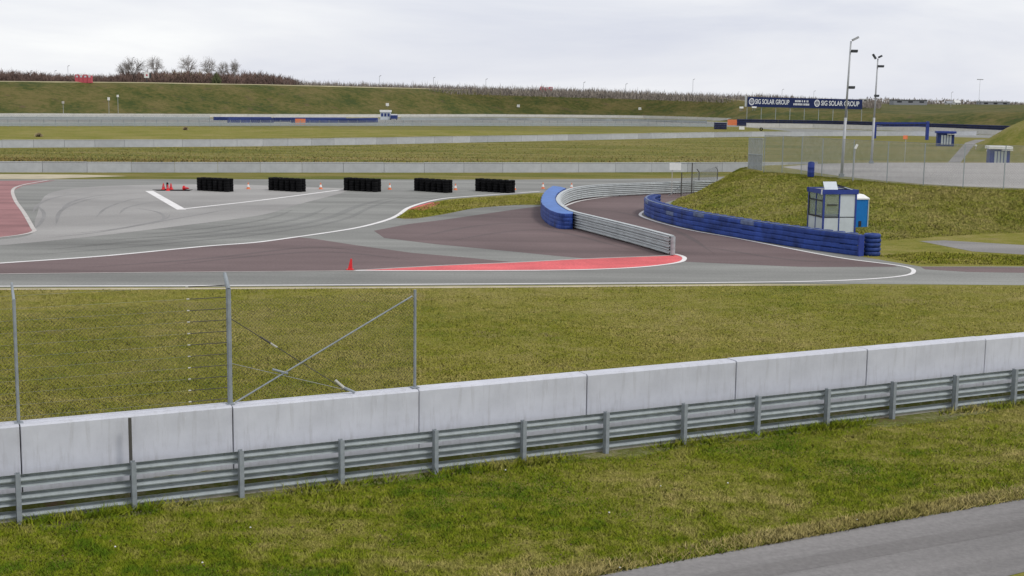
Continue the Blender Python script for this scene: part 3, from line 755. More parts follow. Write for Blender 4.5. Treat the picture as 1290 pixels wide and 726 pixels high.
# ------------------------------------------------------------------ cabin, toilet, bin
def cabin():
    c = G(1036, 297.5); th = R(10)
    t = thing('marshal_cabin', 'white and blue glazed cabin standing behind the long blue barrier', 'cabin', c, th)
    Wd, Dp, H = 1.93, 2.2, 2.42      # local: x along right face, y back; left face on x=0
    fr = .07
    def bar_(p0, p1, w=fr, mat='bluepaint', nm='frame'):
        a, b = Vector(p0), Vector(p1); c_ = (a + b) / 2; d = b - a
        MB().box(c_, (max(abs(d.x), w), max(abs(d.y), w), max(abs(d.z), w))).build(nm, mat, t)
    for x, y in ((0, 0), (Wd, 0), (0, Dp), (Wd, Dp)): bar_((x, y, 0), (x, y, H), .09, 'bluepaint', 'corner_post')
    bar_((Wd * .49, 0, .09), (Wd * .49, 0, H), .06, 'bluepaint', 'mullion')
    bar_((0, Dp * .5, .09), (0, Dp * .5, H), .06, 'bluepaint', 'mullion')
    bar_((.05, -.003, 1.08), (Wd * .47, -.003, 1.08), .055, 'darkframe', 'sill')
    bar_((-.003, .05, 1.08), (-.003, Dp - .05, 1.08), .09, 'darkframe', 'sill')
    bar_((Wd * .51, -.003, 1.08), (Wd - .05, -.003, 1.08), .02, 'darkframe', 'panel_joint')
    bar_((-.003, .05, 2.0), (-.003, Dp - .05, 2.0), .07, 'darkframe', 'transom')
    bar_((-.02, .05, 1.1), (-.02, .10, 2.2), .05, 'darkframe', 'frame'); bar_((-.02, Dp - .12, 1.1), (-.02, Dp - .07, 2.2), .06, 'darkframe', 'frame')
    for x0, x1 in ((.045, Wd * .475), (Wd * .505, Wd - .045)):
        MB().box(((x0 + x1) / 2, .01, .54), (x1 - x0, .03, 1.0)).build('panel', 'panel', t)
    MB().box(((Wd * .505 + Wd - .045) / 2, .01, 1.74), (Wd * .495 - .05, .03, 1.28)).build('panel', 'panel', t)
    MB().box(((.045 + Wd * .475) / 2, .012, 1.75), (Wd * .475 - .05, .012, 1.3)).build('window_pane', 'glass', t)
    bar_((.22, -.01, 1.78), (Wd * .42, -.01, 1.78), .07, 'darkframe', 'window_handle')
    for y0, y1 in ((.045, Dp * .488), (Dp * .512, Dp - .045)):
        MB().box((.01, (y0 + y1) / 2, .54), (.03, y1 - y0, 1.0)).build('panel', 'panel', t)
        MB().box((.012, (y0 + y1) / 2, 1.75), (.012, y1 - y0, 1.3)).build('window_pane', 'glass', t)
    MB().box((Wd / 2, Dp - .01, .54), (Wd - .1, .03, 1.08)).build('back_wall', 'panel', t)
    MB().box((Wd / 2, Dp - .01, 1.75), (Wd - .1, .012, 1.3)).build('window_pane', 'glass', t)
    MB().box((Wd - .01, Dp / 2, H / 2), (.03, Dp - .1, H)).build('side_wall', 'panel', t)
    MB().box((Wd / 2, Dp / 2, .04), (Wd - .1, Dp - .1, .08)).build('floor_slab', 'roofgrey', t)
    MB().box((1.2, 1.4, .5), (.9, .5, .75)).build('desk', 'roofgrey', t)
    # fascia and roof
    MB().box((Wd / 2, -.045, H + .1), (Wd + .24, .05, .27)).build('fascia', 'bluepaint', t)
    MB().box((-.045, Dp / 2, H + .1), (.05, Dp + .03, .27)).build('fascia', 'bluepaint', t)
    MB().box((Wd + .045, Dp / 2, H + .1), (.05, Dp + .03, .262)).build('fascia', 'bluepaint', t)
    MB().box((Wd / 2, Dp + .045, H + .1), (Wd + .24, .05, .262)).build('fascia', 'bluepaint', t)
    MB().box((Wd / 2, Dp / 2, H + .12), (Wd + .03, Dp + .03, .12)).build('roof', 'roofgrey', t)
    MB().box((.50, .35, H + .42), (.80, .05, .55), 0, (R(-35), 'X')).build('roof_panel', 'panel', t)
    MB().box((1.25, 1.0, H + .40), (1.35, 1.1, .05), 0, (R(16), 'Y')).build('roof_flap', 'darkframe', t)
    MB().box((1.62, .8, H + .27), (.55, 1.0, .04), 0, (R(16), 'Y')).build('roof_sheet', 'panel', t)
    MB().tube((-.09, .1, H - .05), (-.09, .1, H + .22), .06, n=8).build('lamp', 'whiteplastic', t)
cabin()
def toilet():
    c = G(1083.5, 294.5); t = thing('portable_toilet', 'bright blue portable toilet with white roof beside the cabin', 'portable toilet', c, R(10))
    MB().box((0, .5, 1.0), (.84, 1.0, 2.0)).build('body', 'toiletblue', t)
    for x in (-.43, .43):
        for y in (-.01, 1.01): MB().box((x, y, 1.0), (.05, .05, 2.02)).build('corner_strip', 'galvlight', t)
    mb = MB().add([(-.47, -.06, 2.0), (.47, -.06, 2.0), (.47, 1.06, 2.0), (-.47, 1.06, 2.0), (-.47, -.06, 2.07), (.47, -.06, 2.07), (.47, 1.06, 2.07), (-.47, 1.06, 2.07), (-.3, .2, 2.28), (.2, .2, 2.28), (.2, .8, 2.28), (-.3, .8, 2.28)],
                  [(3, 2, 1, 0), (0, 1, 5, 4), (1, 2, 6, 5), (2, 3, 7, 6), (3, 0, 4, 7), (4, 5, 9, 8), (5, 6, 10, 9), (6, 7, 11, 10), (7, 4, 8, 11), (8, 9, 10, 11)])
    mb.build('roof', 'whiteplastic', t)
    MB().box((-.05, -.015, .58), (.16, .03, .32)).build('vent_panel', 'darkframe', t)
toilet()
c = G(1021.3, 222.8, ZP); t = thing('waste_bin', 'blue barrel bin standing by the paddock fence', 'bin', c)
MB().lathe((0, 0, 0), [(.24, 0), (.255, .05), (.255, .3), (.268, .33), (.255, .36), (.255, .66), (.268, .69), (.255, .72), (.255, 1.0), (.24, 1.02)], 14).build('drum', 'bluepaint', t, True)
MB().lathe((0, 0, 1.02), [(.24, 0), (.25, .03), (.1, .1)], 14).build('lid', 'bluebelt', t, True)

# ------------------------------------------------------------------ floodlight poles
def flood(base_px, top_px, label, heads):
    b = G(*base_px, ZP); tp_ = D(*top_px, b.y); t = thing('floodlight_pole', label, 'floodlight pole', b, 0, 'paddock floodlight poles')
    v = tp_ - b; h = v.length; u = v.normalized()
    MB().tube((0, 0, -.1), u * (h * .44), .115, .105, n=10).tube(u * (h * .44), u * h, .085, .06, n=10).build('mast', 'lampgrey', t, True)
    MB().box((0, 0, .1), (.34, .34, .3)).build('base_box', 'galvdark', t)
    for f, dx, w, kind in heads:
        p = u * (h * f)
        if kind == 'flat':
            q = p + Vector((dx, 0, 0))
            MB().tube(p, q, .03, n=5).build('bracket', 'lamphead', t)
            MB().box(q, (w, .3, .16)).box(q + Vector((0, 0, -.1)), (w * .9, .26, .05)).build('lamp_head', 'lamphead', t)
        else:
            q = p + Vector((dx, 0, .18)); s = 1 if dx > 0 else -1
            MB().box(q, (w, .28, .15), 0, (R(-28 if s > 0 else 55), 'Y')).build('lamp_head', 'lampgrey' if kind == 'tilt' else 'lamphead', t)
flood((1060, 223.3), (1072, 52), 'taller floodlight pole standing inside the paddock fence with three lamps', [(1.0, .32, .5, 'tilt'), (.93, .3, .46, 'flat'), (.665, .3, .42, 'flat')])
flood((1097.5, 206.2), (1106, 74), 'shorter floodlight pole further back with a pair of lamps on top', [(1.0, -.33, .5, 'tilt2'), (1.0, .2, .34, 'tilt2'), (.93, .28, .58, 'flat'), (.65, .1, .4, 'flat')])
c = G(1074.5, 228, ZP); t = thing('lamp_post', 'small white lamp post in front of the paddock fence', 'lamp post', c)
MB().tube((0, 0, -.1), (.05, 0, 2.3), .035, n=6).build('post', 'lampgrey', t)
MB().box((.12, 0, 2.42), (.14, .14, .34), 0, (R(25), 'Y')).build('lamp_head', 'whiteplastic', t)

# ------------------------------------------------------------------ cones
cone_o = MB().lathe((0, 0, 0), [(.19, 0), (.19, .03), (.135, .035), (.03, .53)], 12).data('cone_body', 'orange', False)
cone_w = MB().lathe((0, 0, .03), [(.112, .14), (.072, .34)], 12).data('cone_band', 'whiteplastic', False)
clabs = ['small orange cone between the first and second black tyre barriers', 'small orange cone between the second and third black tyre barriers', 'small orange cone between the third and fourth black tyre barriers',
         'small orange cone between the fourth and fifth black tyre barriers', 'small orange cone just right of the last black tyre barrier', 'small orange cone beside the back of the blue wrapped barrier', 'small orange cone behind the bend of the centre guard rail']
proto = None
for (x, y), lab in zip([(312.8, 238.4), (404, 238.5), (491, 238.9), (573.7, 239.6), (648, 239.4), (684, 238), (720, 238.4)], clabs):
    p = G(x, y)
    if proto is None:
        proto = thing('traffic_cone', lab, 'traffic cone', p, .3, 'orange cones along the barrier row')
        link('cone_body', cone_o, proto); link('cone_band', cone_w, proto)
    else: copy_thing(proto, p, random.uniform(0, 1.5), lab)
red_c = MB().lathe((0, 0, 0), [(.2, 0), (.2, .03), (.14, .035), (.03, .5)], 12).data('cone_body', 'red', False)
red_b = MB().lathe((0, 0, .03), [(.106, .17), (.082, .28)], 12).data('cone_band', 'pinkred', False)
rlabs = ['red cone left of the short black post', 'red cone right of the short black post', 'red cone lying on its side beside the first black barrier', 'red cone standing in front of the short black post']
rp0 = None
for (x, y), lab, lie in zip([(206, 238.8), (215.5, 239), (231.5, 240), (211.5, 240.6)], rlabs, (0, 0, 1, 0)):
    p = G(x, y)
    if rp0 is None:
        rp0 = thing('traffic_cone', lab, 'traffic cone', p, 0, 'red cones beside the first barrier'); link('cone_body', red_c, rp0); link('cone_band', red_b, rp0); c_ = rp0
    else: c_ = copy_thing(rp0, p, .4, lab)
    if lie: c_.rotation_euler = (R(90), 0, R(70)); c_.location = p + Vector((0, 0, .18))
c = G(211, 239); t = thing('bollard', 'short black post standing among the red cones', 'bollard', c)
MB().lathe((0, 0, 0), [(.12, 0), (.12, .04), (.085, .06), (.085, .52), (.06, .56)], 10).build('post', 'rubber', t)
MB().lathe((0, 0, 0), [(.22, 0), (.2, .05)], 10).build('foot', 'rubber', t)
MB().add(*(lambda P: (P, [(0, 1, 2, 3), (7, 6, 5, 4), (0, 4, 5, 1), (1, 5, 6, 2), (2, 6, 7, 3), (3, 7, 4, 0)]))([(*(G(192, 239.4)).xy, .012), (*(G(243, 239.4)).xy, .012), (*(G(238, 241)).xy, .012), (*(G(198, 240.6)).xy, .012), (*(G(192, 239.4)).xy, .03), (*(G(243, 239.4)).xy, .03), (*(G(238, 241)).xy, .03), (*(G(198, 240.6)).xy, .03)])).build('rubber_mat', 'rubber')
tag(bpy.data.objects['rubber_mat'], 'flat black rubber mat under the red cones on the track', 'mat')
c = G(441, 340.2); t = thing('marker_post', 'leaning red marker post at the tip of the red painted wedge', 'marker post', c)
MB().add([(-.10, -.08, 0), (.10, -.08, 0), (.10, .08, 0), (-.10, .08, 0), (.02, -.02, .5), (.09, -.02, .5), (.09, .02, .5), (.02, .02, .5)],
         [(3, 2, 1, 0), (4, 5, 6, 7), (0, 1, 5, 4), (1, 2, 6, 5), (2, 3, 7, 6), (3, 0, 4, 7)]).build('blade', 'red', t)
MB().box((0, 0, .02), (.32, .26, .04)).build('foot', 'red', t)

# ------------------------------------------------------------------ middle-distance barriers
def block_wall(name, label, px, h, thick, mat, seg=4.0, z=0.0):
    P = smooth_path([G(x, y) for x, y in px], 1.0); o0 = P[0]
    t = thing(name, label, 'wall', o0)
    tot = [0]
    for i in range(1, len(P)): tot.append(tot[-1] + (P[i] - P[i - 1]).length)
    n = max(1, round(tot[-1] / seg)); Q = resamp(P, n + 1)
    for i in range(n):
        a, b = Q[i], Q[i + 1]; d = (b - a); ln = d.length; an = math.atan2(d.y, d.x)
        o = MB().box((0, thick / 2, h / 2 - .05), (ln - .03, thick, h + .1)).box((0, thick / 2, h + .02), (ln - .05, thick + .06, .05)).build('concrete_block', mat, t)
        o.location = (a + b) / 2 - o0 + Vector((0, 0, random.uniform(-.02, .02))); o.rotation_euler = (0, 0, an)
    return t
block_wall('concrete_barrier', 'grey concrete barrier running straight across behind the black tyre barriers', [(-120, 217.3), (300, 217.6), (640, 217.6), (940, 216.6), (1030, 215.5)], .95, .35, 'farwall')
block_wall('concrete_barrier', 'second grey concrete barrier crossing the meadow further back', [(-120, 187.4), (0, 186.4), (350, 184.2), (640, 178.8), (940, 172.6), (1120, 171.4), (1230, 171.0)], 1.0, .35, 'farwall')
block_wall('concrete_barrier', 'pale concrete barrier along the foot of the far embankment', [(-120, 147.4), (0, 147.6), (400, 148.2), (640, 147.8), (800, 149.2), (880, 151.4), (945, 154.2)], 1.0, .4, 'palewall', 9)
block_wall('concrete_barrier', 'pale concrete barrier at far right below the long navy tyre wall', [(940, 160.5), (1050, 162.5), (1170, 166.5), (1275, 171.5), (1330, 174)], 1.15, .5, 'palewall', 9)
# far asphalt strips
area('far_track', [(-300, 148.5), (0, 148.8), (400, 149.4), (640, 149), (800, 150.4), (880, 152.6), (940, 155.4), (940, 160), (640, 158.5), (300, 159), (-300, 159)], .012, 'track')
area('far_track_loop', [(-300, 187), (0, 181.6), (350, 179.5), (640, 175), (940, 170), (1120, 169), (1120, 170.9), (940, 172.2), (640, 178.2), (350, 183.6), (0, 186), (-300, 189)], .008, 'lane')
area('far_access_road', [(1194, 205), (1216, 180), (1228, 176.4), (1242, 176.2), (1229, 181), (1210, 205)], .012, 'gravel')
area('far_right_track', [(940, 160.5), (1050, 163), (1170, 167), (1280, 172), (1280, 175), (1170, 172), (1000, 166)], .008, 'track')

# posts and rail at the near edge of the far track
def far_rail(label, px, step, h):
    P = smooth_path([G(x, y) for x, y in px], 2.0); o0 = P[0]; t = thing('guard_rail', label, 'guard rail', o0)
    L_ = sum((P[i + 1] - P[i]).length for i in range(len(P) - 1)); n = int(L_ / step); Q = resamp(P, n + 1)
    pm = MB().box((0, 0, h / 2), (.12, .12, h)).data('post', 'galvdark')
    for q in Q: link('post', pm, t, None, q - o0)
    mc = MB()
    for i in range(0, n, 4): chain(mc, Q[i] - o0 + Vector((0, 0, .1)), Q[min(n, i + 4)] - o0 + Vector((0, 0, .1)), 1.3, .5, .03)
    mc.build('wire_mesh', 'wire', t, kind='stuff')
    for i in range(0, n, 6):
        j = min(n, i + 6)
        for zc in (.3, .72): MB().sweep([Q[k] - o0 + Vector((0, 0, zc)) for k in range(i, j + 1)], [(-.08, -.14), (-.1, 0), (-.08, .14), (-.04, .14), (-.04, -.14)]).build('beam', 'galv', t)
far_rail('far steel guard rail with close posts along the near edge of the far track', [(-100, 160.2), (0, 160), (300, 159.6), (640, 159.6), (800, 160), (900, 160.6)], 2.4, 1.5)
far_rail('second far steel guard rail running low before the pale barrier at the embankment foot', [(-100, 151.4), (0, 151.4), (264, 151.6)], 3.0, 1.0)
far_rail('far steel guard rail right of the marshal hut before the pale barrier', [(505, 152), (640, 152), (800, 153.4), (890, 156)], 3.0, 1.0)

# far blue tyre walls
def slab_wall(name, label, px, h, thick, mat, seg=3.0, cat='tyre barrier', z0=0.0, group=None):
    P = smooth_path([G(x, y) for x, y in px], 1.0); o0 = P[0]; t = thing(name, label, cat, o0, 0, group)
    L_ = sum((P[i + 1] - P[i]).length for i in range(len(P) - 1)); n = max(1, round(L_ / seg)); Q = resamp(P, n + 1)
    for i in range(n):
        a, b = Q[i], Q[i + 1]; d = b - a; an = math.atan2(d.y, d.x); ln = d.length; mb = MB(); nl = 4
        for l_ in range(nl):
            hh = h / nl
            mb.sweep([(-ln / 2 + .03, 0, l_ * hh), (ln / 2 - .03, 0, l_ * hh)], [(0, .04 * hh), (-.07, .3 * hh), (-.07, .7 * hh), (0, .96 * hh), (thick, .96 * hh), (thick, .04 * hh)])
        o = mb.build('tyre_pack', mat, t); o.location = (a + b) / 2 - o0 + Vector((0, 0, z0)); o.rotation_euler = (0, 0, an)
    return t
slab_wall('tyre_barrier', 'far blue tyre wall at left, first and highest of the three beyond the far track', [(270, 151.8), (342, 152)], .95, 1, 'bluefar', 5)
slab_wall('tyre_barrier', 'far blue tyre wall in front, left of the orange block', [(288, 156), (345, 156)], 1.45, 1, 'bluefar', 5)
slab_wall('tyre_barrier', 'far blue tyre wall behind the orange block', [(346, 153.6), (436, 153.4)], 1.15, 1, 'bluefar', 5)
slab_wall('tyre_barrier', 'far blue tyre wall reaching right from the orange block', [(370, 156.6), (476, 154.4)], 1.25, 1, 'bluefar', 5)
slab_wall('tyre_barrier', 'long navy tyre wall on the far right bend', [(928, 158.5), (1050, 160.8), (1170, 164.6), (1278, 168.5), (1300, 169)], 1.9, 1, 'navy', 4)
slab_wall('tyre_barrier', 'short dark blue tyre block on the edge of the far track', [(900, 163), (915.5, 163.2)], 1.7, 1.2, 'navy', 2)
def small_box(name, label, cat, x, y, w, h, d, mat, extra=None):
    c = G(x, y); t = thing(name, label, cat, c)
    s = c.y / F_PX; bw, bh = w * s, h * s
    MB().box((0, d / 2, bh / 2), (bw, d, bh)).build('body', mat, t)
    MB().box((0, d / 2, bh + .05), (bw * 1.03, d * 1.03, .1)).build('cap', extra or mat, t)
    return t
small_box('foam_block', 'orange padded block between the far blue tyre walls', 'barrier', 378, 157, 12, 6.5, 1, 'orange')
small_box('foam_block', 'orange padded block beside the end of the long navy wall', 'barrier', 923, 158, 12, 6.5, 1, 'orange')
small_box('board', 'low white board in the grass near the navy tyre wall', 'sign', 934.5, 163.4, 6.5, 3.2, .4, 'whiteplastic')
c = G(958.5, 165); t = thing('tyre', 'single dark tyre standing on the grass before the navy tyre wall', 'tyre', c, .2)
o = link('tread', ty_black, t); o.rotation_euler = (R(90), 0, 0); o.location = (0, 0, .42); o.scale = (1.8,) * 3

# ------------------------------------------------------------------ far embankment and right-hand banks
def smooth1(xs, ys, x): return float(np.interp(x, xs, ys))
bx = [-260, 0, 400, 640, 800, 900, 960, 1000]; by = [146.4, 146.6, 147.2, 146.8, 148.2, 150.8, 153.4, 155]
cx = [-260, 0, 180, 350, 640, 800, 900, 960, 1000]; cy = [101.5, 102.6, 104.2, 107.2, 114.4, 119.0, 122.8, 130, 138]
vs = []; xs = list(range(-260, 1001, 6)); RB = 14
crest3 = []
for x in xs:
    b = G(x, smooth1(bx, by, x)); c = D(x, smooth1(cx, cy, x), b.y + 38); crest3.append(c)
    for j in range(RB + 1):
        f = j / RB; p = b.lerp(c, f); s = .6 * f + .4 * f * f * (3 - 2 * f)
        vs.append((p.x, p.y, c.z * s + (mnoise.fractal(Vector((p.x * .05, p.y * .05, 1)), .9, 2, 3) * .7 * math.sin(math.pi * f))))
    vs.append((c.x * 1.06, c.y + 50, c.z - .3)); vs.append((c.x * 1.6, c.y + 400, c.z - 1.5))
k = RB + 3
MB().add(vs, [(i * k + j, (i + 1) * k + j, (i + 1) * k + j + 1, i * k + j + 1) for i in range(len(xs) - 1) for j in range(k - 1)]).build('embankment', 'bank', None, True, kind='structure')
# pale worn strip along its crest
vs = []
for x, c in zip(xs, crest3):
    if x > 940: break
    vs += [(c.x, c.y - 1.6, c.z - .32), (c.x, c.y - .1, c.z + .12)]
MB().add(vs, [(2 * i, 2 * i + 2, 2 * i + 3, 2 * i + 1) for i in range(len(vs) // 2 - 1)]).build('crest_path', plain('dry_crest_grass', (.36, .32, .19), .95, var=.3, scale=.1), None, kind='structure')
# right-hand bank behind the navy wall
bx2 = [900, 950, 1050, 1170, 1280, 1500]; by2 = [152, 157.2, 158.6, 162, 166.2, 172]
cx2 = [900, 940, 960, 1000, 1050, 1110, 1170, 1230, 1290, 1500]; cy2 = [150, 146, 144, 141.2, 140, 142, 144, 141.6, 140.4, 138]
vs = []; xs2 = list(range(900, 1501, 6)); c2 = []
for x in xs2:
    b = G(x, smooth1(bx2, by2, x)); c = D(x, smooth1(cx2, cy2, x), b.y + 26); c2.append(c)
    for j in range(9):
        f = j / 8; p = b.lerp(c, f); s = f * f * (3 - 2 * f) * .6 + f * .4
        vs.append((p.x, p.y, c.z * s + mnoise.fractal(Vector((p.x * .06, p.y * .06, 5)), .9, 2, 3) * .4 * math.sin(math.pi * f)))
    q = D(x, 131.5 + (x - 1100) * .004, 900); q2 = D(x, 129.6 + (x - 1100) * .012, 2400)
    m1 = c.lerp(q, .12); m1.z = c.z * .6; vs += [tuple(m1), tuple(D(x, smooth1(cx2, cy2, x) - 5.5 if x > 960 else 137, c.y + 190)), tuple(q), tuple(q2)]
k = 13
MB().add(vs, [(i * k + j, (i + 1) * k + j, (i + 1) * k + j + 1, i * k + j + 1) for i in range(len(xs2) - 1) for j in range(k - 1)]).build('right_bank', 'bank', None, True, kind='structure')
# small grass mound at the right edge
mc = D(1345, 168, 215); mb = MB(); vs = []; nn = 28
for j in range(9):
    r_ = 1 - j / 8
    for i in range(nn):
        a = 2 * math.pi * i / nn; hz = 6.6 * (1 - r_ * r_) ** 1.2 + mnoise.noise(Vector((math.cos(a) * 3 * r_, math.sin(a) * 3 * r_, 2))) * .4 * (1 - r_)
        vs.append((mc.x + 14.5 * r_ * math.cos(a), mc.y + 16 * r_ * math.sin(a), hz - .05))
mb.add(vs, [(j * nn + i, j * nn + (i + 1) % nn, (j + 1) * nn + (i + 1) % nn, (j + 1) * nn + i) for j in range(8) for i in range(nn)]).build('mound', 'hill', None, True, kind='structure')

# ------------------------------------------------------------------ banner on the right bank
def text_part(name, s, size, mat, parent, loc, sx=1.0):
    cu = bpy.data.curves.new(name, 'FONT'); cu.body = s; cu.size = size; cu.extrude = .02; cu.align_x = 'LEFT'; cu.align_y = 'CENTER'; cu.offset = size * .018
    tmp = bpy.data.objects.new('tmp', cu); COL.objects.link(tmp)
    dg = bpy.context.evaluated_depsgraph_get(); me = bpy.data.meshes.new_from_object(tmp.evaluated_get(dg)); bpy.data.objects.remove(tmp)
    me.materials.clear(); me.materials.append(M[mat])
    o = link(name, me, parent, None, loc); o.rotation_euler = (R(90), 0, 0); o.scale = (sx, 1, 1); return o
def banner():
    BD = 405.0; s = BD / F_PX
    p0 = D(941.5, 134.6, BD); p1 = D(1086, 138.0, BD); L_ = (p1 - p0).length; Hh = 12.2 * s
    t = thing('advertising_banner', 'long navy advertising banner with white lettering on the right-hand bank', 'banner', p0, math.atan2(p1.y - p0.y, p1.x - p0.x))
    dz = (p1.z - p0.z); sl = dz / L_
    def at(u, v): return Vector((u, 0, v + sl * u))
    a, b, c, d = at(0, 0), at(L_, 0), at(L_, Hh), at(0, Hh); th = Vector((0, .15, 0))
    MB().add([a, b, c, d, a + th, b + th, c + th, d + th], [(0, 1, 2, 3), (7, 6, 5, 4), (0, 4, 5, 1), (1, 5, 6, 2), (2, 6, 7, 3), (3, 7, 4, 0)]).build('panel', 'bannerblue', t)
    for i in range(9):
        q = at(L_ * i / 8, 0); MB().box(q + Vector((0, .3, -2)), (.14, .14, 9)).build('support', 'galv', t)
    MB().box(at(-.5, Hh * .55) + Vector((0, .1, 0)), (.5, .3, Hh * 1.1)).build('end_frame', 'galvlight', t)
    def mark(u):
        c_ = at(u, Hh * .52) + Vector((0, -.03, 0)); r = Hh * .36; mb = MB(); n = 20
        vs = []
        for i in range(n):
            a_ = 2 * math.pi * i / n
            for rr in (r, r * .72): vs.append(c_ + Vector((rr * .8 * math.cos(a_), 0, rr * math.sin(a_))))
        mb.add(vs, [(2 * i, 2 * i + 1, (2 * i + 3) % (2 * n), (2 * i + 2) % (2 * n)) for i in range(n)])
        for k in (-.3, 0, .3): mb.box(c_ + Vector((0, 0, k * r * 1.3)), (r * .9, .02, r * .14))
        mb.build('emblem', 'bannerwhite', t)
    px_ = lambda x: (x - 941.5) / 144.5 * L_
    sz = Hh * .68
    for u0, u1, e_ in ((951, 994, 946.7), (1034, 1082, 1029)):
        mark(px_(e_))
        o = text_part('lettering', 'SIG SOLAR GROUP', sz, 'bannerwhite', t, at(px_(u0), Hh * .52) + Vector((0, -.04, 0)))
        w_ = max(v.co.x for v in o.data.vertices); o.scale[0] = (px_(u1) - px_(u0)) / w_; o.rotation_euler = (R(90), -math.atan(sl), 0)
    mb = MB()
    for row, (z_, x0, x1) in enumerate(((.68, 1001, 1019), (.36, 999, 1020))):
        u = px_(x0)
        while u < px_(x1):
            w_ = random.uniform(.28, .5); mb.box(at(u + w_ / 2, Hh * z_) + Vector((0, -.03, 0)), (w_ * .7, .02, Hh * .2)); u += w_ * (1.0 if random.random() < .85 else 1.7)
    mb.build('small_print', 'bannerwhite', t, kind='stuff')
banner()
# little cars / carts near the banner's left end seen as white shapes
for (x, y, w, h), lab in (((934, 137.5, 5, 3), 'small white panel on the bank left of the banner'), ((950, 136.9, 6, 2.6), 'small white panel beneath the left end of the banner')):
    c = D(x, y, 398); s = c.y / F_PX; t = thing('panel_board', lab, 'panel', c, .3)
    MB().box((0, 0, h * s * .62), (w * s, .25, h * s * .75)).build('face', 'whiteplastic', t)
    for dx in (-.25, .25): MB().box((dx * w * s, .2, -.1), (.1, .1, .9)).build('leg', 'galvdark', t)
c = G(950, 154); t = thing('parked_car', 'small dark blue car with pale roof parked before the right bank', 'car', c, .25)
MB().box((0, 0, .55), (3.8, 1.6, .6)).build('body', 'navy', t)
MB().add([(-1.4, -.75, .85), (1.2, -.75, .85), (1.2, .75, .85), (-1.4, .75, .85), (-1.0, -.65, 1.45), (.6, -.65, 1.45), (.6, .65, 1.45), (-1.0, .65, 1.45)], [(0, 1, 5, 4), (1, 2, 6, 5), (2, 3, 7, 6), (3, 0, 4, 7), (4, 5, 6, 7)]).build('roof', 'whiteplastic', t)
for dx in (-1.2, 1.2): MB().tube((dx, -.82, .32), (dx, .82, .32), .32, n=10).build('wheel', 'rubber', t)

# ------------------------------------------------------------------ start gantry, kiosks, marshal post
p = G(1167.5, 176.5); pL = G(1103, 172.0); GH = 23.0 * p.y / F_PX
t = thing('gantry', 'blue steel gantry spanning the far pit road', 'gantry', p)
MB().box((0, 0, GH / 2), (.55, .6, GH)).build('leg', 'bluepaint', t)
q = D(1103, 155.5, p.y + 6) - p
MB().box((q.x, q.y, q.z / 2 - .5), (.4, .5, q.z + 1)).build('leg', 'bluepaint', t)
a = Vector((.3, 0, GH - .35)); b = q
MB().tube(a, b, .28, n=4).build('beam', 'bluepaint', t); MB().tube(a - Vector((0, 0, .6)), b - Vector((0, 0, .6)), .12, n=4).build('lower_beam', 'bluepaint', t)
for i in range(12):
    f = i / 11; s_ = a.lerp(b, f); MB().tube(s_, s_ - Vector((0, 0, .6)), .07, n=4).build('web_bar', 'bluepaint', t)
def kiosk(x, y, w, h, label, roofmat, frontmat, rz, side):
    c = G(x, y); s = c.y / F_PX; t = thing('kiosk', label, 'kiosk', c, rz); ww, hh = w * s, h * s
    MB().box((0, 1.1, hh * .42), (ww * .92, 2.2, hh * .84)).build('body', side, t)
    for i in range(4):
        xx = -ww * .2 + i * ww * .15
        MB().box((xx, -.012, hh * .42), (ww * .11, .03, hh * .62)).build('window', frontmat, t)
    MB().box((0, 1.0, hh * .92), (ww * 1.1, 2.8, hh * .14)).build('roof', roofmat, t)
    MB().box((ww * .3, -.25, hh * .80), (ww * .5, .6, .08)).build('canopy', 'whiteplastic', t)
kiosk(1191, 184.5, 22, 19, 'blue kiosk with white window panels beside the grey far road', 'bluepaint', 'panel', -.2, 'bluefar')
kiosk(1259, 208.5, 26, 24, 'blue kiosk with white roof at the back edge of the paddock', 'whiteplastic', 'panel', -.15, 'bluepaint')
c = G(1139.5, 205.5, ZP); t = thing('flag_pole', 'thin pole with a small orange board behind the paddock fence', 'flag pole', c)
MB().tube((0, 0, 0), (0, 0, 2.2), .025, n=5).build('pole', 'lampgrey', t); MB().box((-.05, 0, 2.35), (.4, .06, .34)).build('board', 'orange', t)
for x, y, lab in ((1244, 197, 'white ball light beside the white-roofed kiosk'), (1229, 190, 'small pale stone post beside the far access road')):
    c = G(x, y); t = thing('marker_post', lab, 'marker post', c); MB().tube((0, 0, 0), (0, 0, .7), .08, n=6).build('post', 'cream', t); MB().lathe((0, 0, .6), [(.05, 0), (.2, .12), (.2, .28), (.05, .4)], 8).build('head', 'whiteplastic', t)
# marshal post by the far track
c = G(485.5, 151.2); s = c.y / F_PX; t = thing('marshal_post', 'white and pale blue marshal hut before the far embankment', 'hut', c)
MB().box((0, 1, 5 * s), (12.5 * s, 2, 10 * s)).build('body', 'panel', t); MB().box((0, 1, 10.9 * s), (14 * s, 2.4, 2.4 * s)).build('roof', 'whiteplastic', t)
for i in range(3): MB().box(((-4 + i * 4) * s, -.02, 6.2 * s), (2.8 * s, .05, 4 * s)).build('window', 'bluefar', t)
c = G(496.5, 151.3); t = thing('parked_car', 'small blue van parked right of the marshal hut', 'van', c); MB().box((0, 0, .9), (1.9, 3.5, 1.1)).build('body', 'bluefar', t); MB().box((0, 0, 1.55), (1.7, 2.6, .4)).build('roof', 'whiteplastic', t)
for dx in (-.9, .9): MB().tube((dx - .08, -1.1, .33), (dx + .08, -1.1, .33), .33, n=8).build('wheel', 'rubber', t)

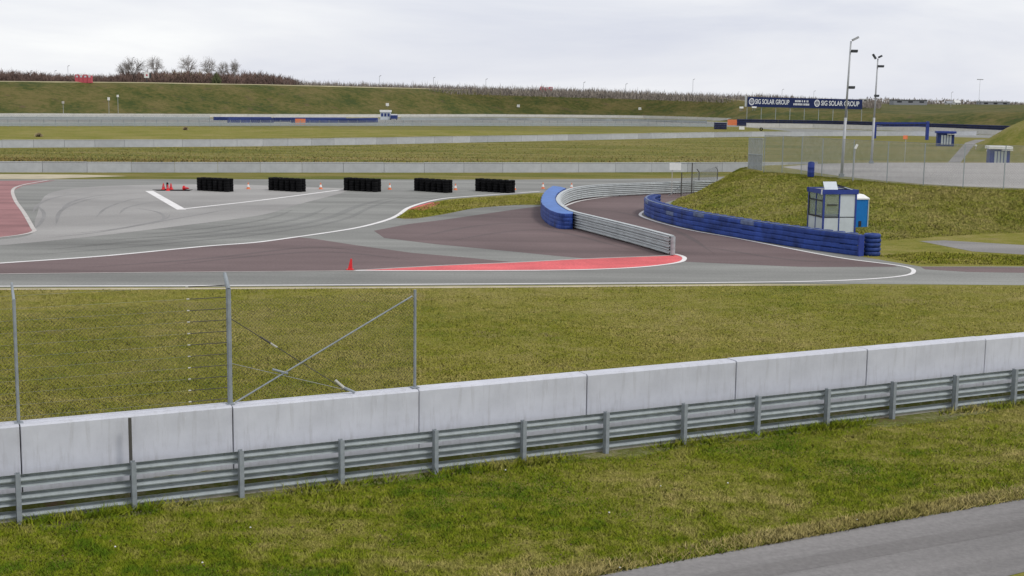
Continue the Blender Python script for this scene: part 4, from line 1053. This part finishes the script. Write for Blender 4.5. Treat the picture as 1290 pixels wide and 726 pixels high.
# poles, boards and red cabins on the embankment
def pole(px_x, y0, y1, label, mat='lampgrey', r=.09, head=None, depth=None, name='pole', group=None):
    b = G(px_x, y0) if depth is None else D(px_x, y0, depth); h = (y0 - y1) * b.y / F_PX; t = thing(name, label, name.replace('_', ' '), b, 0, group)
    MB().tube((0, 0, -1), (0, 0, h), r, r * .8, n=5).build('post', mat, t)
    if head: MB().box((0, 0, h), head[0]).build('head', head[1], t)
    return t
def bank_point(x, y):
    """depth of the embankment face seen at this photo position"""
    b = G(x, smooth1(bx, by, x)); f = (smooth1(bx, by, x) - y) / (smooth1(bx, by, x) - smooth1(cx, cy, x)); return b.y + 38 * max(0, min(1, f))
pole(137.5, 146.5, 125, 'thin pale pole with a white head, left one of the close pair below the embankment', head=((.6, .5, .9), 'whiteplastic'))
pole(149, 146.5, 121.5, 'taller white-headed pole, right one of the close pair below the embankment', head=((.5, .5, .7), 'whiteplastic'))
pole(80, 146.5, 129.5, 'thin pale pole standing alone at far left below the embankment', head=((.6, .5, .7), 'cream'))
for x, y, lab in ((488, 133.5, 'small white board on the embankment above the marshal hut'), (653, 135, 'small white board on the middle of the far embankment'), (806, 138.5, 'small white board on the right part of the far embankment')):
    dd = bank_point(x, y) - .6; b = D(x, y, dd); t = thing('board', lab, 'sign', b)
    MB().box((0, 0, .45), (1.1, .1, 1.0)).build('face', 'whiteplastic', t); MB().box((0, .1, -.3), (.12, .1, 1.4)).build('post', 'lampgrey', t)
c = G(283, 146.5); t = thing('marker_post', 'short cream post above the far left blue tyre wall', 'marker post', c); MB().tube((0, 0, 0), (0, 0, 1.0), .16, n=6).build('post', 'cream', t); MB().lathe((0, 0, 1.0), [(.22, 0), (.22, .3), (.1, .45)], 8).build('head', 'whiteplastic', t)
# red cabin rows on the crest
def red_cabins(x0, x1, y, h, n, label):
    zc = bank_point((x0 + x1) / 2, 0) - 1.0; a = D(x0, y, zc); b = D(x1, y, zc); s = zc / F_PX
    t = thing('cabin_row', label, 'cabin', a); w = (b - a).x / n
    for i in range(n):
        MB().box((w * (i + .5), .6, h * s * .42), (w * .92, 1.6, h * s * .86)).build('cabin', 'pinkred', t)
        MB().box((w * (i + .55), -.22, h * s * .72), (w * .5, .06, h * s * .2)).build('window', 'panel', t)
        MB().box((w * (i + .5), .6, h * s * .9), (w * .8, 1.5, h * s * .12)).build('roof', 'whiteplastic' if i % 2 else 'pinkred', t)
red_cabins(94.5, 115.5, 104.2, 10.5, 4, 'row of four red cabins on the crest of the embankment at left')
red_cabins(680, 696.5, 115.8, 6.5, 3, 'low red cabin row on the crest near the middle of the embankment')
c = D(185, 105, bank_point(185, 104) + 2); t = thing('sign_board', 'square white board standing before the bare trees', 'sign', c); s = c.y / F_PX
MB().box((0, .1, 5 * s), (.25, .2, 10 * s)).build('post', 'lamphead', t); MB().box((0, 0, 10 * s), (6 * s, .2, 7 * s)).build('board', 'whiteplastic', t); MB().box((.3 * s, -.13, 10 * s), (2 * s, .05, 2.2 * s)).build('emblem', 'pinkred', t); MB().box((4 * s, .3, 9.5 * s), (1.8 * s, .2, 6 * s)).build('side_board', 'lamphead', t)
def lamp(x, y0, y1, label, dd, double=False):
    b = D(x, y0, dd); s = dd / F_PX; h = (y0 - y1) * s; t = thing('street_lamp', label, 'street lamp', b, 0, 'street lamps on the skyline')
    MB().tube((0, 0, -4), (0, 0, h), .10, .07, n=5).build('post', 'lampgrey', t)
    if double: MB().box((0, 0, h), (8 * s, .3, .5)).build('lamp_head', 'lampgrey', t); MB().box((0, 0, h * .08), (7 * s, .3, .3)).build('platform', 'lampgrey', t)
    else: MB().tube((0, 0, h), (2.2 * s, 0, h + 1.0 * s), .12, n=5).build('lamp_head', 'lampgrey', t)
lamp(872.5, 121, 101, 'tall street lamp on the skyline left of the banner', 600)
lamp(1233, 130, 101, 'tall mast with a cross bar on the far right skyline', 900, True)
for x, y0, y1, lab in ((39, 103, 90, 'thin street lamp on the skyline at far left'), (86, 103, 84, 'thin pole on the crest left of the red cabins'), (69.5, 103, 90, 'pole with pale head on the crest before the russet hedge'), (168, 104, 74, 'tall thin pole rising beside the first bare tree'), (251, 105, 92, 'pale thin pole before the russet hedge right of the bare trees'),
                       (478, 112, 96.5, 'street lamp on the skyline above the marshal hut'), (546, 113, 98.5, 'street lamp on the skyline left of the low red cabins'), (612, 115, 100.5, 'street lamp on the skyline, next left of the red cabins'), (735, 119, 104.5, 'street lamp on the skyline, next right of the low red cabins'),
                       (788, 120, 106.5, 'street lamp on the skyline midway from red cabins to banner'), (985, 122, 113.5, 'street lamp rising behind the left half of the banner'), (1025, 124, 115.5, 'street lamp rising behind the middle of the banner'), (1198, 130, 117, 'thin mast on the right skyline above the kiosk')):
    lamp(x, y0, y1, lab, 560 if x < 950 else 700)

# ------------------------------------------------------------------ horizon buildings
def house(x0, x1, y0, y1, dd, label, wmat, rmat, flat=False, name='house', nwin=2):
    a, b = D(x0, y0, dd), D(x1, y0, dd); s = dd / F_PX; w = (b - a).x; h = (y0 - y1) * s; t = thing(name, label, 'building', (a + b) / 2); dp = max(6, w * .5)
    hw = h * (.85 if flat else .58)
    MB().box((0, dp / 2, hw / 2 - 1), (w, dp, hw + 2)).build('wall', wmat, t)
    if flat: MB().box((0, dp / 2, hw + h * .07), (w * 1.03, dp * 1.05, h * .15)).build('roof', rmat, t)
    else:
        x = w / 2 * 1.06; MB().add([(-x, -.4, hw), (x, -.4, hw), (x, dp + .4, hw), (-x, dp + .4, hw), (-x, dp / 2, h), (x, dp / 2, h)], [(0, 1, 5, 4), (2, 3, 4, 5), (1, 2, 5), (3, 0, 4), (3, 2, 1, 0)]).build('roof', rmat, t)
    for i in range(nwin): MB().box((-w / 2 + w * (i + .5) / nwin, -.03, hw * .55), (w / nwin * .4, .1, hw * .4)).build('window', 'darkframe', t)
house(1203, 1210, 134, 126.5, 950, 'white house with pitched roof on the right skyline', 'render', 'render')
house(1193, 1202, 134, 127.5, 980, 'pale grey house left of the white house on the skyline', 'palewall', 'roofgrey')
house(1236, 1272, 133, 127.8, 1000, 'long pale factory hall at the far right skyline', 'roofgrey', 'farwall', True, 'factory', 3)
house(1126, 1168, 131, 125.8, 850, 'long low dark roofed hall behind the right bank', 'roofgrey', 'farroof', True, 'hall', 3)
house(1086, 1094, 129, 124.5, 600, 'small white roofed shed right of the banner', 'render', 'whiteplastic', True, 'shed', 1)

# ------------------------------------------------------------------ bare trees and hedges
def bare_tree(label, x, y0, y1, dd, spread, mat, seed, name='bare_tree'):
    rr = random.Random(seed); b = D(x, y0, dd); h = (y0 - y1) * dd / F_PX; t = thing(name, label, 'tree', b, 0, 'bare trees on the embankment skyline')
    trunk, crown = MB(), MB()
    cz, rx, rz = h * .62, h * .40 * spread, h * .38
    trunk.tube((0, 0, -3), (.1, 0, h * .3), h * .028, h * .02, n=6, cap=False)
    limbs = []
    for k in range(9):
        a = k * 2.4 + rr.uniform(-.3, .3); q = Vector((math.cos(a) * rx * .45 * rr.random() ** .4, math.sin(a) * rx * .45, cz + rz * rr.uniform(-.35, .45)))
        p0 = Vector((.1, 0, h * rr.uniform(.22, .34))); m_ = p0.lerp(q, .5) + Vector((rr.uniform(-.3, .3), rr.uniform(-.3, .3), .3))
        trunk.tube(p0, m_, h * .014, h * .010, n=4, cap=False); trunk.tube(m_, q, h * .010, h * .006, n=4, cap=False); limbs += [(m_, q)]
    for k in range(230):
        a = rr.uniform(0, 2 * math.pi); e_ = math.asin(rr.uniform(-.55, 1)); f = rr.uniform(.55, 1) * (1 + .14 * math.sin(3 * a + seed) + .1 * math.sin(7 * e_ + seed))
        tip = Vector((math.cos(a) * math.cos(e_) * rx * f, math.sin(a) * math.cos(e_) * rx * f, cz + math.sin(e_) * rz * f))
        m_, q = min(limbs, key=lambda l: (l[1] - tip).length + rr.uniform(0, .8)); st_ = m_.lerp(q, rr.uniform(.2, 1)); md = st_.lerp(tip, .5) + Vector((rr.uniform(-.25, .25), rr.uniform(-.25, .25), rr.uniform(-.1, .3)))
        crown.tube(st_, md, .04, .028, n=3, cap=False); crown.tube(md, tip, .028, .016, n=3, cap=False)
        for w_ in range(3):
            c_ = md.lerp(tip, rr.random()); crown.tube(c_, c_ + Vector((rr.uniform(-.7, .7), rr.uniform(-.7, .7), rr.uniform(-.2, .8))), .022, .012, n=3, cap=False)
    trunk.build('trunk', mat, t); crown.build('crown', mat, t)
for i, a in enumerate([(169, 107, 71.5, 1.45, 'dense dark bare tree, leftmost of the skyline tree group'), (195.5, 107, 69.5, .95, 'open crowned bare tree right of the white square board'), (237.5, 107, 69, .92, 'round crowned bare tree in the middle of the skyline group'),
                       (262.5, 107, 71.5, .98, 'spreading bare tree right of the round crowned one'), (281.5, 107, 77, .85, 'low bare tree near the right end of the skyline group'), (295.5, 107, 75, .6, 'narrow bare tree at the right end of the skyline group')]):
    bare_tree(a[4], a[0], a[1], a[2], 530 + (i * 37) % 60, a[3], 'bark' if i == 0 else 'hazebark', 20 + i)
bare_tree('dense dark bare tree standing behind the leftmost one', 158, 107, 78, 560, 1.2, 'bark', 77)

def thicket(name, label_kind, xs_, top, base, dd0, dd1, n, mat, width=.16, lean=.25, spike=0.0):
    """bare scrub: a deep belt of many leaning twigs"""
    X = rng.uniform(xs_[0], xs_[1], n); dd = rng.uniform(dd0, dd1, n)
    ti = np.interp(X, [p[0] for p in top], [p[1] for p in top]); bi = np.interp(X, [p[0] for p in base], [p[1] for p in base])
    cl = np.array([mnoise.fractal(Vector((x * .22, d * .02, 0)), .8, 2.2, 3) for x, d in zip(X, dd)])
    v = np.zeros((n, 3, 3))
    for i in range(n):
        b = D(X[i], bi[i], dd[i]); hmax = (bi[i] - ti[i]) * dd[i] / F_PX
        h = hmax * (.78 + .34 * rng.random()) * (1 + .3 * cl[i])
        if spike and rng.random() < spike: h *= 1.5
        z0 = b.z - 2.0 + (h * .75 * rng.random() ** 1.3)
        ln = min(h - (z0 - b.z), .8 + rng.random() * 1.5)
        w = width * (.6 + .8 * rng.random()); a = rng.uniform(0, math.pi)
        lx, ly = rng.normal(0, lean, 2) * ln
        p = np.array([b.x, b.y, z0]); o = np.array([math.cos(a) * w, math.sin(a) * w, 0])
        v[i, 0] = p - o; v[i, 1] = p + o; v[i, 2] = p + np.array([lx, ly, max(ln, .3)])
    tri_mesh(name, v.reshape(-1, 3), mat)
def tri_mesh(name, v, mat, kind='stuff'):
    n = len(v) // 3; me = bpy.data.meshes.new(name)
    me.vertices.add(n * 3); me.vertices.foreach_set('co', v.astype(np.float32).ravel())
    me.loops.add(n * 3); me.loops.foreach_set('vertex_index', np.arange(n * 3, dtype=np.int32))
    me.polygons.add(n); me.polygons.foreach_set('loop_start', np.arange(0, n * 3, 3, dtype=np.int32)); me.polygons.foreach_set('loop_total', np.full(n, 3, dtype=np.int32))
    me.materials.append(M[mat]); me.update(); me.validate(); return link(name, me, None, kind)
crest_px = [(-260, 101.5), (0, 102.6), (180, 104.2), (350, 107.2), (640, 114.4), (800, 119.0), (900, 122.8), (960, 126), (1100, 130), (1290, 134)]
thicket('russet_thicket', '', (-80, 375), [(-80, 82), (40, 84), (60, 88), (120, 90), (140, 90), (160, 84), (240, 83), (300, 86), (330, 84), (345, 88), (380, 96)], crest_px, 520, 575, 60000, 'redtwig', .12, .55)
thicket('straw_scrub', '', (208, 262), [(208, 86), (230, 82), (262, 85)], crest_px, 535, 575, 1800, 'yellowtwig', .12)
thicket('evergreen_scrub', '', (268, 278), [(268, 92), (273, 84), (278, 92)], crest_px, 505, 512, 900, 'greentwig', .18)
thicket('dark_scrub', '', (318, 345), [(318, 90), (327, 84), (345, 90)], crest_px, 540, 560, 1500, 'greytwig', .14)
thicket('sapling_belt', '', (340, 960), [(340, 94), (400, 99), (480, 101), (560, 103), (640, 105.5), (720, 107), (800, 110), (850, 113), (960, 116)], crest_px, 520, 580, 26000, 'greytwig', .12, .3, .05)
thicket('distant_wood', '', (930, 1110), [(930, 117), (960, 114), (1000, 117), (1040, 120), (1110, 123)], [(930, 126), (1110, 131)], 560, 680, 9000, 'greytwig', .16, .2)
thicket('skyline_trees', '', (1090, 1380), [(1090, 120), (1120, 120), (1170, 122), (1190, 121), (1230, 123.5), (1290, 125), (1380, 126)], [(1090, 130), (1380, 135)], 1000, 1300, 7000, 'greytwig', .4, .3)
for x, y, w, h, lab in ((233.5, 164, 10, 5.5, 'round brown bush in the meadow left of the far blue walls'), (49, 172.5, 14, 6, 'brown straggly bush by the second barrier at left')):
    b = G(x, y); s = b.y / F_PX; t = thing('bush', lab, 'bush', b); mb = MB()
    for k in range(420):
        a = rng.uniform(0, 6.28); el = rng.uniform(.1, 1.5); d = Vector((math.cos(a) * math.cos(el) * w / 2, math.sin(a) * math.cos(el) * w / 2, math.sin(el) * h)) * s * rng.uniform(.5, 1)
        e_ = d.orthogonal().normalized() * .06; mb.add([d * .3 - e_, d * .3 + e_, d], [(0, 1, 2)])
    mb.build('crown', 'browntwig', t)
    MB().tube((0, 0, -.1), (0, 0, h * s * .4), .08, .05, n=5).build('trunk', 'bark', t)

# ------------------------------------------------------------------ grass blades
def inside(px_poly, P):
    x, y = P[:, 0], P[:, 1]; c = np.zeros(len(P), bool); n = len(px_poly); j = n - 1
    for i in range(n):
        xi, yi = px_poly[i]; xj, yj = px_poly[j]
        c ^= ((yi > y) != (yj > y)) & (x < (xj - xi) * (y - yi) / (yj - yi + 1e-12) + xi); j = i
    return c
def world_pts(px_poly, n):
    """points over a ground area, closer together nearer the camera"""
    a = np.array(px_poly); lo, hi = a.min(0), a.max(0); out = np.zeros((0, 2))
    while len(out) < n:
        P = rng.uniform(lo, hi, (n * 2, 2)); out = np.vstack([out, P[inside(px_poly, P)]])
    P = out[:n]
    dx = (P[:, 0] - 645) / F_PX; dy = (363 - P[:, 1]) / F_PX
    d = np.array(v_f)[None] + dx[:, None] * np.array(v_r)[None] + dy[:, None] * np.array(v_u)[None]
    t = -CAM_H / d[:, 2]; return np.stack([d[:, 0] * t, d[:, 1] * t, np.zeros(n)], 1)
def blades(name, P, h0, h1, w0, mat, clump=None, tall=None):
    n = len(P); h = rng.uniform(h0, h1, n) * rng.choice([1, 1, 1, 1.6], n)
    if clump is not None: h *= clump
    a = rng.uniform(0, 2 * math.pi, n); w = w0 * rng.uniform(.6, 1.4, n)
    o = np.stack([np.cos(a) * w, np.sin(a) * w, np.zeros(n)], 1)
    ln = rng.normal(0, .75, (n, 2)) * h[:, None]
    v = np.zeros((n, 3, 3)); v[:, 0] = P - o; v[:, 1] = P + o; v[:, 2] = P + np.stack([ln[:, 0], ln[:, 1], h], 1)
    v[:, :2, 2] -= .01
    return tri_mesh(name, v.reshape(-1, 3), mat)
def clump_of(P, s, amp):
    q = np.sin(P[:, 0] * s + 1.3 * np.sin(P[:, 1] * s * 1.7)) * np.sin(P[:, 1] * s * 1.1 + 1.7 * np.sin(P[:, 0] * s * .6))
    return 1 + amp * q
front = [(-160, 682), (25, 664), (1278, 513), (1500, 486), (1500, 590), (1290, 629.5), (1100, 662.5), (900, 699.5), (740, 728.5), (560, 765), (-160, 765)]
P = world_pts(front, 400000)
rel = P[:, :2] - np.array(A0)[None, :2]; kk = rel @ np.array(dr)[:2] / sp; oo = rel @ np.array(nr)[:2]
def bare(k): return .17 + .45 * np.clip(np.sin(k * 1.9 + 1.2 * np.sin(k * .83)) * np.sin(k * .57 + 2) + .15 * np.sin(k * 7.3), 0, 1)
P = P[(oo < -bare(kk) * rng.uniform(.75, 1.1, len(P))) | (rng.random(len(P)) < .12)]; blades('near_grass', P, .016, .05, .010, 'blade', clump_of(P, 1.7, .45))
for nm_, nn_, mt_ in (('daisies', 18, 'whiteplastic'), ('dry_leaves', 160, 'dirt')):
    q_ = rng.choice(len(P), nn_, replace=False); mbd = MB()
    for i_ in q_: mbd.lathe((P[i_][0], P[i_][1], .05), [(.014, 0), (.018, .012), (.006, .02)], 5)
    mbd.build(nm_, mt_, None, kind='stuff')
# tall tufts along the foot of the guard rail and the road edge
kb = np.linspace(-4, 18, 700); eb = bare(kb)
vs = []
for a, b in zip(kb, eb): vs += [rl(a, .2, .006), rl(a, -b - .06 + .03 * math.sin(a * 31), .005)]
MB().add(vs, [(2 * i, 2 * i + 1, 2 * i + 3, 2 * i + 2) for i in range(len(kb) - 1)]).build('bare_earth', 'soil', None, kind='structure')
k = rng.uniform(-4, 17, 26000); off = -np.abs(rng.normal(0, .16, 26000)) + .05
P = np.array([rl(a, b) for a, b in zip(k, off)]); den = np.clip(.35 + .65 * np.sin(k * 2.3) * np.sin(k * .71 + 1), .0, 1)
P = P[rng.random(len(P)) < den]; blades('rail_foot_grass', P, .06, .17, .012, 'blade')
P = world_pts([(300, 765), (560, 735), (740, 712), (900, 682), (1100, 648), (1290, 614), (1500, 575), (1500, 589), (1290, 629.5), (1100, 662.5), (900, 699.5), (740, 728.5), (560, 767)], 60000)
den = .5 + .5 * np.sin(P[:, 0] * 1.1 + 2 * np.sin(P[:, 1] * .9)); P = P[rng.random(len(P)) < .12 + .75 * den ** 2]
M['strawblade'] = grass_mat('dry_blades', (.36, .30, .10), (.52, .43, .20), (.22, .22, .05), True)
blades('dry_road_edge_grass', P, .03, .09, .012, 'strawblade')
mid = [(-200, 566), (25, 540), (300, 510), (528, 490), (740, 474), (928, 459), (1093, 446), (1242, 433), (1500, 410), (1500, 364.5), (1290, 361.5), (930, 360), (650, 362.5), (290, 364.5), (0, 365.5), (-200, 367.5)]
P = world_pts(mid, 420000); blades('verge_grass', P, .014, .042, .013, 'blade2', clump_of(P, .9, .3))
P = world_pts([(1165, 318), (1290, 323), (1500, 330), (1500, 336), (1290, 334.5), (1150, 332), (1105, 322), (1090, 324)], 14000); blades('shoulder_grass', P, .03, .08, .03, 'blade2')
P = world_pts([(499, 274.6), (517, 264.5), (540, 257.5), (565, 252.8), (604, 249.5), (640, 247.2), (683, 245), (680, 257), (650, 258.5), (600, 262), (560, 269.5), (520, 275.5)], 16000); blades('island_grass', P, .03, .08, .03, 'blade2')
# hill tufts
hv_ = np.array(hv).reshape(nC, ROWS + 1, 3)
n = 200000; ii = rng.integers(0, nC - 1, n); jj = rng.integers(0, ROWS, n); a = rng.random(n)[:, None]; b = rng.random(n)[:, None]
P = (hv_[ii, jj] * (1 - a) + hv_[ii + 1, jj] * a) * (1 - b) + (hv_[ii, jj + 1] * (1 - a) + hv_[ii + 1, jj + 1] * a) * b
M['blade3'] = grass_mat('hill_blades', (.275, .28, .038), (.46, .38, .14), (.155, .21, .02), True, big=.18, con=1.2)
blades('hill_grass', P, .03, .08, .026, 'blade3', clump_of(P, 1.1, .4))
M['deadblade'] = grass_mat('dead_grass', (.26, .19, .065), (.34, .26, .11), (.19, .155, .045), True, big=.3)
M['fieldblade'] = grass_mat('field_tufts', (.26, .235, .05), (.36, .28, .11), (.17, .18, .03), True, big=.12, con=1.5)
P = world_pts([(-100, 198), (640, 199), (960, 198), (960, 205.8), (640, 206.4), (-100, 206.4)], 20000); P = P[rng.random(len(P)) < .25 + .75 * (P[:, 1] < P[:, 1].min() + 14)]
blades('dead_grass_fringe', P, .06, .2, .05, 'deadblade')
P = world_pts([(-100, 190), (640, 181), (940, 175), (960, 199), (640, 200), (-100, 200)], 16000); blades('field_grass', P, .03, .1, .07, 'fieldblade')
